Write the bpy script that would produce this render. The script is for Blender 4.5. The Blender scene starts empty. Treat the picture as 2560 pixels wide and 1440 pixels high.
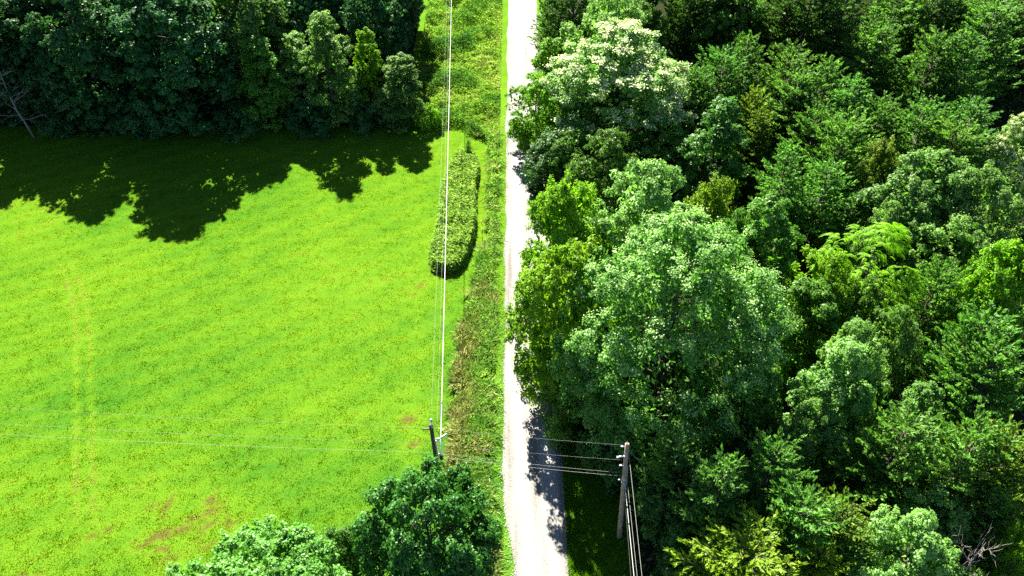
import bpy, math, random
import numpy as np

R = math.radians
SC = bpy.context.scene
COL = SC.collection

# ------------------------------------------------------------------ camera
CAM_H, PITCH, FPX = 57.0, R(40), 2200.0            # metres above the ground, degrees below the horizon, focal length in photo pixels
cam = bpy.data.cameras.new('camera')
cam.sensor_width = 36.0
cam.lens = 36.0 * FPX / 2560.0
cam.clip_start, cam.clip_end = 0.5, 3000.0
cam_o = bpy.data.objects.new('camera', cam)
COL.objects.link(cam_o)
cam_o.location = (0, 0, CAM_H)
cam_o.rotation_euler = (R(90) - PITCH, 0, 0)
SC.camera = cam_o

# ------------------------------------------------------------------ sky and sun
SUN_EL, SUN_AZ = R(42), R(-13)                     # azimuth from +Y (away from the camera) towards +X
world = bpy.data.worlds.new('World')
SC.world = world
world.use_nodes = True
wt = world.node_tree
wt.nodes.clear()
sky = wt.nodes.new('ShaderNodeTexSky')
sky.sky_type = 'NISHITA'
sky.sun_disc = False
sky.sun_elevation = SUN_EL
sky.sun_rotation = SUN_AZ
sky.altitude = 300
sky.air_density = 0.55
sky.dust_density = 0.2
sky.ozone_density = 2.5
bg = wt.nodes.new('ShaderNodeBackground')
bg.inputs['Strength'].default_value = 0.05
wo = wt.nodes.new('ShaderNodeOutputWorld')
wt.links.new(sky.outputs[0], bg.inputs[0])
wt.links.new(bg.outputs[0], wo.inputs[0])
sun = bpy.data.lights.new('sun', 'SUN')
sun.energy = 5.0
sun.angle = R(0.5)
sun.color = (1.0, 0.94, 0.80)
sun_o = bpy.data.objects.new('sun', sun)
COL.objects.link(sun_o)
from mathutils import Vector
SUN_DIR = Vector((math.sin(SUN_AZ) * math.cos(SUN_EL), math.cos(SUN_AZ) * math.cos(SUN_EL), math.sin(SUN_EL)))
sun_o.rotation_euler = SUN_DIR.to_track_quat('Z', 'Y').to_euler()
sun_o.location = (0, 60, 120)

SC.view_settings.view_transform = 'Standard'
SC.view_settings.look = 'None'
SC.view_settings.gamma = 1.0
SC.view_settings.use_curve_mapping = False
SC.view_settings.exposure = 2.7
SC.render.engine = 'CYCLES'
SC.cycles.max_bounces = 6
SC.cycles.diffuse_bounces = 3
SC.cycles.glossy_bounces = 2
SC.cycles.transmission_bounces = 4
SC.cycles.use_denoising = False
SC.cycles.sample_clamp_indirect = 4.0


# ------------------------------------------------------------------ helpers
def at(px, py, z=0.0):
    """world point at height z seen at a pixel of the 2560 x 1440 photograph"""
    dx, dy = (px - 1280) / FPX, (720 - py) / FPX
    c, s = math.cos(PITCH), math.sin(PITCH)
    r = (dx, c + dy * s, -s + dy * c)
    t = (z - CAM_H) / r[2]
    return np.array((r[0] * t, r[1] * t, z)), t


def vnoise(x, y, scale, seed, octaves=3):
    """smooth value noise in 0..1 on numpy arrays"""
    rs = np.random.RandomState(seed)
    tot = np.zeros_like(x, dtype=float)
    amp, norm = 1.0, 0.0
    for o in range(octaves):
        lat = rs.rand(128, 128)
        u, v = x / scale + 1000.3, y / scale + 1000.7
        iu, iv = np.floor(u).astype(int), np.floor(v).astype(int)
        fu, fv = u - iu, v - iv
        fu, fv = fu * fu * (3 - 2 * fu), fv * fv * (3 - 2 * fv)
        a, b = lat[iu % 128, iv % 128], lat[(iu + 1) % 128, iv % 128]
        c, d = lat[iu % 128, (iv + 1) % 128], lat[(iu + 1) % 128, (iv + 1) % 128]
        tot += amp * ((a * (1 - fu) + b * fu) * (1 - fv) + (c * (1 - fu) + d * fu) * fv)
        norm += amp
        amp *= 0.55
        scale *= 0.47
    return tot / norm


def sstep(a, b, x):
    t = np.clip((x - a) / (b - a), 0, 1)
    return t * t * (3 - 2 * t)


def unit(v):
    return v / np.maximum(np.linalg.norm(v, axis=-1, keepdims=True), 1e-9)


def raw_mesh(name, verts, faces_n, loops, mats, attrs=None, mat_idx=None, smooth=False):
    """mesh from numpy arrays; faces_n = corners per face"""
    me = bpy.data.meshes.new(name)
    nv, nf = len(verts), len(faces_n)
    me.vertices.add(nv)
    me.vertices.foreach_set('co', np.asarray(verts, np.float32).ravel())
    me.loops.add(len(loops))
    me.loops.foreach_set('vertex_index', np.asarray(loops, np.int32))
    me.polygons.add(nf)
    st = np.concatenate(([0], np.cumsum(faces_n)[:-1])).astype(np.int32)
    me.polygons.foreach_set('loop_start', st)
    me.polygons.foreach_set('loop_total', np.asarray(faces_n, np.int32))
    if smooth:
        me.polygons.foreach_set('use_smooth', np.ones(nf, bool))
    if mat_idx is not None:
        me.polygons.foreach_set('material_index', np.asarray(mat_idx, np.int32))
    for m in mats:
        me.materials.append(m)
    for k, (dom, arr) in (attrs or {}).items():
        a = me.attributes.new(k, 'FLOAT', dom)
        a.data.foreach_set('value', np.asarray(arr, np.float32))
    me.update(calc_edges=True)
    return me


def obj(name, me, parent=None, loc=None):
    o = bpy.data.objects.new(name, me)
    COL.objects.link(o)
    if parent is not None:
        o.parent = parent
    if loc is not None:
        o.location = loc
    return o


def tag(o, label=None, cat=None, group=None, kind=None):
    if label: o['label'] = label
    if cat: o['category'] = cat
    if group: o['group'] = group
    if kind: o['kind'] = kind
    return o


def thing(name, label, cat, loc, group=None):
    o = bpy.data.objects.new(name, None)
    COL.objects.link(o)
    o.location = loc
    o.empty_display_size = 0.5
    return tag(o, label, cat, group)


class Tubes:
    """many tapered tubes collected into one mesh"""
    def __init__(self):
        self.v, self.f, self.n = [], [], 0

    def add(self, pts, radii, sides=6, cap=True):
        pts = np.asarray(pts, float)
        n = len(pts)
        if np.isscalar(radii):
            radii = [radii] * n
        tan = np.gradient(pts, axis=0)
        tan = unit(tan)
        ref = np.array((0, 0, 1.0)) if abs(tan[0][2]) < 0.9 else np.array((1.0, 0, 0))
        a = unit(np.cross(tan, ref))
        b = np.cross(tan, a)
        ang = np.arange(sides) / sides * 2 * math.pi
        ring = (np.cos(ang)[None, :, None] * a[:, None, :] + np.sin(ang)[None, :, None] * b[:, None, :]) * np.asarray(radii)[:, None, None] + pts[:, None, :]
        self.v.append(ring.reshape(-1, 3))
        o = self.n
        for i in range(n - 1):
            for j in range(sides):
                k = (j + 1) % sides
                self.f.append((o + i * sides + j, o + i * sides + k, o + (i + 1) * sides + k, o + (i + 1) * sides + j))
        if cap:
            self.f.append(tuple(o + j for j in range(sides))[::-1])
            self.f.append(tuple(o + (n - 1) * sides + j for j in range(sides)))
        self.n += n * sides
        return self

    def mesh(self, name, mat, smooth=True):
        v = np.concatenate(self.v)
        fn = [len(f) for f in self.f]
        lp = [i for f in self.f for i in f]
        return raw_mesh(name, v, fn, lp, [mat], smooth=smooth)


def leaves(c, axis, nrm, ln, wd, fold=0.12):
    """diamond leaves; returns verts (4N,3)"""
    axis = unit(axis)
    side = unit(np.cross(nrm, axis))
    nn = np.cross(axis, side)
    ln = np.asarray(ln)[:, None]
    wd = np.asarray(wd)[:, None]
    v = np.stack((c - axis * ln * .5,
                  c + side * wd * .5 + nn * wd * fold - axis * ln * .04,
                  c + axis * ln * .5 - nn * ln * .08,
                  c - side * wd * .5 + nn * wd * fold - axis * ln * .04), axis=1)
    return v.reshape(-1, 3)


def quad_mesh(name, v, mats, tone=None, mat_idx=None):
    n = len(v) // 4
    at_ = {'tone': ('FACE', tone)} if tone is not None else None
    return raw_mesh(name, v, np.full(n, 4), np.arange(4 * n), mats, at_, mat_idx)


# ------------------------------------------------------------------ materials
def new_mat(name):
    m = bpy.data.materials.new(name)
    m.use_nodes = True
    nt = m.node_tree
    nt.nodes.clear()
    out = nt.nodes.new('ShaderNodeOutputMaterial')
    return m, nt, out


def N(nt, typ, **kw):
    n = nt.nodes.new(typ)
    for k, v in kw.items():
        if k in n.bl_rna.properties:
            setattr(n, k, v)
        else:
            n.inputs[k].default_value = v
    return n


def ramp(nt, stops):
    r = nt.nodes.new('ShaderNodeValToRGB')
    el = r.color_ramp.elements
    while len(el) < len(stops):
        el.new(0.5)
    for e, (p, c) in zip(el, stops):
        e.position = p
        e.color = (*c, 1)
    return r


def leaf_mat(name, dark, light, trans_gain=1.25, trans=0.45, gloss=0.5, rough=0.38, obj_var=0.12, warm=(1.0, 1.12, 0.5), value=1.12):
    """thin leaf: diffuse + translucent + a waxy sheen; colour varies per leaf (attribute tone) and per plant"""
    m, nt, out = new_mat(name)
    L = nt.links.new
    a = N(nt, 'ShaderNodeAttribute', attribute_name='tone')
    oi = N(nt, 'ShaderNodeObjectInfo')
    rp = ramp(nt, [(0.0, dark), (0.65, light), (1.0, tuple(min(1, x * 1.3 + .03) for x in light))])
    geo = N(nt, 'ShaderNodeNewGeometry')
    ns = N(nt, 'ShaderNodeTexNoise', Scale=0.35, Detail=2.0)
    L(geo.outputs['Position'], ns.inputs['Vector'])
    add = N(nt, 'ShaderNodeMath', operation='MULTIPLY_ADD')
    L(ns.outputs['Fac'], add.inputs[0]); add.inputs[1].default_value = 0.7; add.inputs[2].default_value = -0.35
    ad2 = N(nt, 'ShaderNodeMath', operation='ADD', use_clamp=True)
    L(a.outputs['Fac'], ad2.inputs[0]); L(add.outputs[0], ad2.inputs[1])
    L(ad2.outputs[0], rp.inputs[0])
    hsv = N(nt, 'ShaderNodeHueSaturation')
    mr = N(nt, 'ShaderNodeMapRange')
    mr.inputs['To Min'].default_value = value * (1 - obj_var * 1.5)
    mr.inputs['To Max'].default_value = value * (1 + obj_var * 1.5)
    L(oi.outputs['Random'], mr.inputs['Value'])
    L(mr.outputs[0], hsv.inputs['Value'])
    mh = N(nt, 'ShaderNodeMapRange')
    mh.inputs['To Min'].default_value = 0.5 - obj_var * 0.10
    mh.inputs['To Max'].default_value = 0.5 + obj_var * 0.04
    mul = N(nt, 'ShaderNodeMath', operation='FRACT')
    m7 = N(nt, 'ShaderNodeMath', operation='MULTIPLY'); m7.inputs[1].default_value = 7.31
    L(oi.outputs['Random'], m7.inputs[0]); L(m7.outputs[0], mul.inputs[0]); L(mul.outputs[0], mh.inputs['Value'])
    L(mh.outputs[0], hsv.inputs['Hue'])
    L(rp.outputs[0], hsv.inputs['Color'])
    tc = N(nt, 'ShaderNodeMix', data_type='RGBA', blend_type='MULTIPLY')
    tc.inputs['Factor'].default_value = 1
    L(hsv.outputs[0], tc.inputs['A']); tc.inputs['B'].default_value = (warm[0] * trans_gain, warm[1] * trans_gain, warm[2] * trans_gain, 1)
    d = N(nt, 'ShaderNodeBsdfDiffuse'); L(hsv.outputs[0], d.inputs['Color'])
    t = N(nt, 'ShaderNodeBsdfTranslucent'); L(tc.outputs['Result'], t.inputs['Color'])
    mx = N(nt, 'ShaderNodeMixShader', Fac=trans); L(d.outputs[0], mx.inputs[1]); L(t.outputs[0], mx.inputs[2])
    g = N(nt, 'ShaderNodeBsdfGlossy', Roughness=rough); g.inputs['Color'].default_value = (1, 1, 1, 1)
    lw = N(nt, 'ShaderNodeLayerWeight', Blend=0.5)     # Schlick's curve on both faces of the leaf
    pw = N(nt, 'ShaderNodeMath', operation='POWER'); pw.inputs[1].default_value = 5.0
    L(lw.outputs['Facing'], pw.inputs[0])
    fm = N(nt, 'ShaderNodeMath', operation='MULTIPLY_ADD'); fm.inputs[1].default_value = .16 * gloss; fm.inputs[2].default_value = .022 * gloss
    L(pw.outputs[0], fm.inputs[0])
    m2 = N(nt, 'ShaderNodeMixShader'); L(fm.outputs[0], m2.inputs[0]); L(mx.outputs[0], m2.inputs[1]); L(g.outputs[0], m2.inputs[2])
    L(m2.outputs[0], out.inputs[0])
    return m


def bark_mat(name, c1, c2, scale=3.0):
    m, nt, out = new_mat(name)
    L = nt.links.new
    tc = N(nt, 'ShaderNodeTexCoord')
    mp = N(nt, 'ShaderNodeMapping'); mp.inputs['Scale'].default_value = (scale * 2, scale * 2, scale * .35)
    L(tc.outputs['Object'], mp.inputs[0])
    ns = N(nt, 'ShaderNodeTexNoise', Scale=4.0, Detail=6.0); L(mp.outputs[0], ns.inputs['Vector'])
    rp = ramp(nt, [(0.3, c1), (0.7, c2)]); L(ns.outputs['Fac'], rp.inputs[0])
    b = N(nt, 'ShaderNodeBsdfPrincipled', Roughness=0.85); L(rp.outputs[0], b.inputs['Base Color'])
    bp = N(nt, 'ShaderNodeBump', Strength=0.6, Distance=0.03); L(ns.outputs['Fac'], bp.inputs['Height']); L(bp.outputs[0], b.inputs['Normal'])
    L(b.outputs[0], out.inputs[0])
    return m


def plain_mat(name, col, rough=0.5, metal=0.0):
    m, nt, out = new_mat(name)
    tc = N(nt, 'ShaderNodeTexCoord')
    ns = N(nt, 'ShaderNodeTexNoise', Scale=14.0, Detail=4.0)
    nt.links.new(tc.outputs['Object'], ns.inputs['Vector'])
    rp = ramp(nt, [(0.3, tuple(c * .75 for c in col)), (0.7, col)])
    nt.links.new(ns.outputs['Fac'], rp.inputs[0])
    b = N(nt, 'ShaderNodeBsdfPrincipled', Roughness=rough, Metallic=metal)
    nt.links.new(rp.outputs[0], b.inputs['Base Color'])
    nt.links.new(b.outputs[0], out.inputs[0])
    return m


M = {}
M['maple'] = leaf_mat('maple_leaf', (.026, .110, .007), (.120, .285, .046), trans=.48, gloss=0.5, rough=.5)
M['yellow'] = leaf_mat('yellow_green_leaf', (.055, .145, .006), (.135, .282, .014), trans=.5, gloss=0.2)
M['mid'] = leaf_mat('mid_green_leaf', (.026, .092, .007), (.080, .190, .020), gloss=0.4)
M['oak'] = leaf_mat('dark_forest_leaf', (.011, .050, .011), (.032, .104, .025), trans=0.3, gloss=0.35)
M['grey'] = leaf_mat('grey_green_leaf', (.034, .102, .014), (.105, .215, .042), gloss=0.35, rough=.45)
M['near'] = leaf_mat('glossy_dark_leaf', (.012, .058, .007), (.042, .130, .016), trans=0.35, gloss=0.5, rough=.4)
M['pale'] = leaf_mat('pale_green_leaf', (.045, .135, .018), (.140, .270, .060), gloss=0.5, rough=.45)
M['lawn_leaf'] = leaf_mat('lawn_tree_leaf', (.030, .110, .010), (.090, .220, .030), gloss=0.5, rough=.42)
M['tip'] = leaf_mat('pale_tipped_leaf', (.055, .150, .022), (.165, .320, .075), gloss=0.4, rough=.45, obj_var=.04)
M['pine_dark'] = leaf_mat('shaded_needle', (.018, .055, .010), (.052, .115, .020), trans=.35, gloss=0.3, rough=.5)  # pine needles painted darker, partly for the shade on the top edge pines
M['frond'] = leaf_mat('bright_frond_leaf', (.055, .175, .004), (.120, .310, .008), gloss=0.15)
M['pine'] = leaf_mat('pine_needle', (.030, .100, .010), (.095, .220, .034), trans=0.42, gloss=0.35, rough=.5)
M['pine_blue'] = leaf_mat('blue_green_needle', (.030, .105, .014), (.090, .215, .036), trans=0.42, gloss=0.35, rough=.5)
M['pine_olive'] = leaf_mat('olive_needle', (.048, .100, .008), (.120, .195, .018), trans=0.4, gloss=0.3, rough=.5)
M['cedar'] = leaf_mat('yellow_cedar_spray', (.070, .135, .006), (.165, .265, .014), trans=0.45, gloss=0.3, rough=.5)
M['blossom'] = leaf_mat('cream_blossom', (.30, .35, .17), (.54, .57, .32), trans=0.3, gloss=0.2, warm=(1, 1, .8), obj_var=0.03)
M['bark'] = bark_mat('bark', (.022, .017, .012), (.060, .048, .036))
M['dead'] = bark_mat('dead_wood', (.10, .085, .07), (.24, .215, .19))
M['polewood'] = bark_mat('weathered_pole_wood', (.17, .125, .08), (.38, .30, .20), 1.6)
M['polewood_dark'] = bark_mat('creosoted_pole_wood', (.030, .024, .018), (.085, .07, .055), 1.6)
M['steel'] = plain_mat('galvanised_steel', (.55, .57, .60), .4, .7)
M['porcelain'] = plain_mat('porcelain', (.62, .66, .72), .25)
M['wire'] = plain_mat('aluminium_wire', (.22, .215, .20), .6, .0)
M['cable'] = plain_mat('pale_cable_sheath', (.45, .45, .46), .6)
M['rubber'] = plain_mat('black_rubber', (.012, .012, .014), .6)


def attr_ground(name, stops, attr='tone', bump=0.05, bscale=9.0):
    m, nt, out = new_mat(name)
    L = nt.links.new
    a = N(nt, 'ShaderNodeAttribute', attribute_name=attr)
    geo = N(nt, 'ShaderNodeNewGeometry')
    ns = N(nt, 'ShaderNodeTexNoise', Scale=bscale, Detail=5.0, Roughness=0.65); L(geo.outputs['Position'], ns.inputs['Vector'])
    ma = N(nt, 'ShaderNodeMath', operation='MULTIPLY_ADD'); ma.inputs[1].default_value = 0.5; ma.inputs[2].default_value = -0.25
    L(ns.outputs['Fac'], ma.inputs[0])
    ad = N(nt, 'ShaderNodeMath', operation='ADD', use_clamp=True); L(a.outputs['Fac'], ad.inputs[0]); L(ma.outputs[0], ad.inputs[1])
    rp = ramp(nt, stops); L(ad.outputs[0], rp.inputs[0])
    d = N(nt, 'ShaderNodeBsdfPrincipled', Roughness=0.9); L(rp.outputs[0], d.inputs['Base Color'])
    d.inputs['Specular IOR Level'].default_value = 0.0
    bp = N(nt, 'ShaderNodeBump', Strength=0.8, Distance=bump); L(ns.outputs['Fac'], bp.inputs['Height']); L(bp.outputs[0], d.inputs['Normal'])
    L(d.outputs[0], out.inputs[0])
    return m


# ------------------------------------------------------------------ ground, field, road
def grid_mesh(name, x0, x1, y0, y1, step, zfun, mat, attrfun=None, keep=None, smooth=True):
    nx, ny = int((x1 - x0) / step) + 1, int((y1 - y0) / step) + 1
    X, Y = np.meshgrid(np.linspace(x0, x1, nx), np.linspace(y0, y1, ny))
    x, y = X.ravel(), Y.ravel()
    v = np.stack((x, y, zfun(x, y)), 1)
    i = np.arange((ny - 1) * nx).reshape(ny - 1, nx)[:, :-1].ravel()
    f = np.stack((i, i + 1, i + nx + 1, i + nx), 1)
    if keep is not None:
        cx, cy = v[f].mean(1)[:, 0], v[f].mean(1)[:, 1]
        f = f[keep(cx, cy)]
    at_ = {k: ('POINT', fn(x, y)) for k, fn in (attrfun or {}).items()}
    return raw_mesh(name, v, np.full(len(f), 4), f.ravel(), [mat], at_, smooth=smooth)


ROAD_L, ROAD_R = -0.85, 4.25


def road_left(y):
    return ROAD_L + 0.9 * sstep(44, 34, y) + 0.75 * (vnoise(y, y * 0, 3.6, 5, 5) - .5)


def road_right(y):
    return ROAD_R + 0.25 * (vnoise(y, y * 0 + 9, 2.0, 6, 2) - .5)


def island(x, y):
    """<1 inside the oval of uncut shrubs"""
    cy, hl = 81.6, 11.6
    t = (y - cy) / hl
    cx = -6.15 + 0.45 * t + 0.15 * np.sin(y * .5)
    hw = 2.10 - 0.22 * t
    return (np.abs((x - cx) / hw)) ** 2.6 + np.abs(t) ** 5.0


def verge_left(y):
    """left edge of the uncut strip beside the lane"""
    return np.interp(y, [34, 40, 46, 55, 60, 66.7, 72, 76, 90, 95.5, 97.5, 100, 102],
                     [-4.3, -4.6, -4.9, -5.02, -4.8, -4.0, -3.1, -2.5, -2.5, -2.9, -3.8, -6.5, -13.5]) + .25 * (vnoise(y, y * 0, 1.3, 3, 2) - .5)


def dirt_amount(x, y):
    """bare, worn patches of the lawn"""
    u = (x + 25) * 0.88 + (y - 40) * 0.47
    w = -(x + 25) * 0.47 + (y - 40) * 0.88
    n1 = .6 * vnoise(u * .45, w, .50, 11, 3) + .4 * vnoise(x, y, .28, 13, 2)
    n2 = vnoise(x, y, 4.0, 12, 2)
    band = np.exp(-((x + 8.3 + (y - 50) * .075) / 1.5) ** 2) * sstep(94, 74, y) * sstep(40, 46, y) * 0.8
    low = np.exp(-(w / 4.4) ** 2) * sstep(-19, -9, u) * sstep(14, 3, u) * .85
    far = np.exp(-((y - 67) / 7) ** 2) * np.exp(-((x + 17) / 9) ** 2) * .35
    base = np.maximum(np.maximum(band, low), np.maximum(far, .12))
    grit = .25 + .75 * sstep(.38, .62, vnoise(x, y, .22, 14, 2))
    return np.clip(grit * sstep(0.49, 0.78, n1 * .75 + n2 * .25 + base * .10) * base * .95 + .30 * (base - .12) * sstep(.25, .7, n2), 0, .9)


def track_amount(x, y):
    """two pale wheel tracks"""
    tx = -34.1 + (y - 42.1) * (-6.5 / 17.1)
    tx = tx - np.clip(y - 60, 0, 30) ** 2 * 0.012
    a = np.exp(-((x - tx) / .26) ** 2) + np.exp(-((x - tx - 1.3) / .26) ** 2)
    return np.clip(a * sstep(80, 58, y) * sstep(37, 44, y) * (0.35 + .9 * vnoise(x, y, 1.1, 21, 2)), 0, 1)


def lawn_tone(x, y):
    """0 lush green .. 0.6 yellow green .. pale"""
    t = 0.46 + 0.55 * (vnoise(x, y, 13, 31, 2) - .5) + 0.35 * (vnoise(x, y, 2.5, 32, 3) - .5)
    t += 0.10 * np.sin((x * .55 - y * .8) * 2.2 + 2.0 * vnoise(x, y, 9, 33, 2))
    t -= .22 * np.exp(-((x + 5.3) / 1.2) ** 2) * sstep(72, 62, y)
    t += .34 * np.exp(-((x + 3.1) / 0.6) ** 2) * sstep(74, 78, y) * sstep(98, 92, y)
    t -= .25 * np.exp(-((x + 37) / 6) ** 2) * np.exp(-((y - 52) / 5) ** 2)
    return np.clip(t + .07 * np.sin(np.hypot(x + 22, y + 25) * 4.6 + 1.5 * vnoise(x, y, 6, 34, 2)) + .70 * track_amount(x, y), 0.02, 0.98)


GRASS_STOPS = [(0.0, (.028, .115, .004)), (.45, (.091, .183, .003)), (.8, (.142, .213, .005)), (1.0, (.245, .28, .075))]
m_soil = attr_ground('forest_floor', [(0, (.008, .013, .006)), (1, (.022, .026, .011))], bscale=2.0, bump=.15)
m_turf = attr_ground('turf_soil', [(0, (.028, .095, .008)), (.6, (.070, .145, .008)), (.82, (.072, .085, .012)), (1, (.064, .054, .018))])
m_gravel_road, nt, out = new_mat('pale_gravel')
L = nt.links.new
geo = N(nt, 'ShaderNodeNewGeometry')
n1 = N(nt, 'ShaderNodeTexNoise', Scale=7.0, Detail=8.0, Roughness=.75); L(geo.outputs['Position'], n1.inputs['Vector'])
vo = N(nt, 'ShaderNodeTexVoronoi', Scale=14.0); L(geo.outputs['Position'], vo.inputs['Vector'])
mp = N(nt, 'ShaderNodeMapping'); mp.inputs['Scale'].default_value = (1.6, .12, 1); L(geo.outputs['Position'], mp.inputs[0])
n2 = N(nt, 'ShaderNodeTexNoise', Scale=1.0, Detail=4.0); L(mp.outputs[0], n2.inputs['Vector'])
mxv = N(nt, 'ShaderNodeMath', operation='MULTIPLY_ADD'); mxv.inputs[1].default_value = .55; L(n1.outputs['Fac'], mxv.inputs[0])
mn2 = N(nt, 'ShaderNodeMath', operation='MULTIPLY'); mn2.inputs[1].default_value = .45; L(n2.outputs['Fac'], mn2.inputs[0]); L(mn2.outputs[0], mxv.inputs[2])
wa = N(nt, 'ShaderNodeAttribute', attribute_name='wear')
wm = N(nt, 'ShaderNodeMath', operation='MULTIPLY_ADD'); wm.inputs[1].default_value = .15; L(wa.outputs['Fac'], wm.inputs[0])
ws = N(nt, 'ShaderNodeMath', operation='SUBTRACT'); ws.inputs[1].default_value = .06; L(mxv.outputs[0], ws.inputs[0]); L(ws.outputs[0], wm.inputs[2])
rp = ramp(nt, [(.36, (.075, .067, .060)), (.50, (.158, .151, .142)), (.66, (.25, .242, .228))]); L(wm.outputs[0], rp.inputs[0])
pb = N(nt, 'ShaderNodeBsdfPrincipled', Roughness=.9); L(rp.outputs[0], pb.inputs['Base Color'])
bp = N(nt, 'ShaderNodeBump', Strength=.7, Distance=.03); L(vo.outputs['Distance'], bp.inputs['Height']); L(bp.outputs[0], pb.inputs['Normal'])
L(pb.outputs[0], out.inputs[0])

flat = lambda z: (lambda x, y: np.full_like(x, z))
g = obj('ground', grid_mesh('ground', -400, 400, -150, 700, 10, flat(-0.03), m_soil, {'tone': lambda x, y: vnoise(x, y, 30, 1, 2)}))
tag(g, kind='structure')
f = obj('lawn', grid_mesh('lawn', -95, 9.0, 30, 160, .55, lambda x, y: 0.03 * (vnoise(x, y, 6, 41, 2) - .5),
                          m_turf, {'tone': lambda x, y: np.clip(.75 * lawn_tone(x, y) + .75 * dirt_amount(x, y), 0, 1)},
      keep=lambda x, y: (y < 100.5) | (x > -14.5)))
tag(f, kind='structure')

ys = np.arange(20, 260, .35)
lx, rx = road_left(ys), road_right(ys)
us = np.linspace(0, 1, 15)
rv = []
for y, a, b in zip(ys, lx, rx):
    for u in us:
        crown = 0.05 + 0.06 * (1 - (2 * u - 1) ** 2) - 0.03 * (math.exp(-((u - .30) / .09) ** 2) + math.exp(-((u - .70) / .09) ** 2))
        edge = 0.0 if 0 < u < 1 else -0.09
        rv.append((a + (b - a) * u, y, crown + edge))
rv = np.array(rv)
i = (np.arange(len(ys) - 1)[:, None] * 15 + np.arange(14)[None, :]).ravel()
rf = np.stack((i, i + 1, i + 16, i + 15), 1)
road = obj('road', raw_mesh('road', rv, np.full(len(rf), 4), rf.ravel(), [m_gravel_road], {'wear': ('POINT', np.tile(np.exp(-((us - .30) / .11) ** 2) + np.exp(-((us - .72) / .11) ** 2), len(ys)))}, smooth=True))
tag(road, kind='structure')


# ------------------------------------------------------------------ tree builders
def tree_frame(rng, H, W, cb, n_limb, mat, lean=0.0, thick=1.0, name='trunk'):
    """tapered trunk with limbs"""
    tb = Tubes()
    k = 8
    t = np.linspace(0, 1, k)
    wob = np.cumsum(rng.normal(0, .012 * H, (k, 2)), 0) * np.array([1, 1]) * .5
    wob -= wob[0]
    tr = np.stack((wob[:, 0] + lean * t * H, wob[:, 1], t * H * .78), 1)
    r0 = 0.020 * H * thick
    tb.add(tr, r0 * (1 - .9 * t) + .012, 8)
    for q in range(n_limb):
        h = cb + (0.9 - cb) * (q + rng.rand()) / n_limb
        a = q * 2.4 + rng.rand()
        p0 = np.array([np.interp(h, t, tr[:, j]) for j in range(3)])
        ln = W * .5 * (.5 + .3 * rng.rand()) * (1.05 - .7 * h)
        s = np.linspace(0, 1, 5)
        d = np.array((math.cos(a), math.sin(a), 0))
        pts = p0 + d * (s * ln)[:, None] + np.array((0, 0, 1)) * (ln * (.25 * s + .25 * s * s))[:, None]
        pts[1:] += rng.normal(0, .05 * ln, (4, 3)) * .6
        rr = r0 * .42 * (1 - h * .5)
        tb.add(pts, rr * (1 - .85 * s) + .008, 5, False)
        for e in range(2):
            b0 = pts[2 + e]
            a2 = a + (1 if e else -1) * (.6 + .5 * rng.rand())
            d2 = np.array((math.cos(a2), math.sin(a2), .6))
            s3 = np.linspace(0, 1, 3)
            tb.add(b0 + d2 * (s3 * ln * .45)[:, None], rr * .45 * (1 - .8 * s3) + .005, 4, False)
    return tb.mesh(name, mat)


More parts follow.
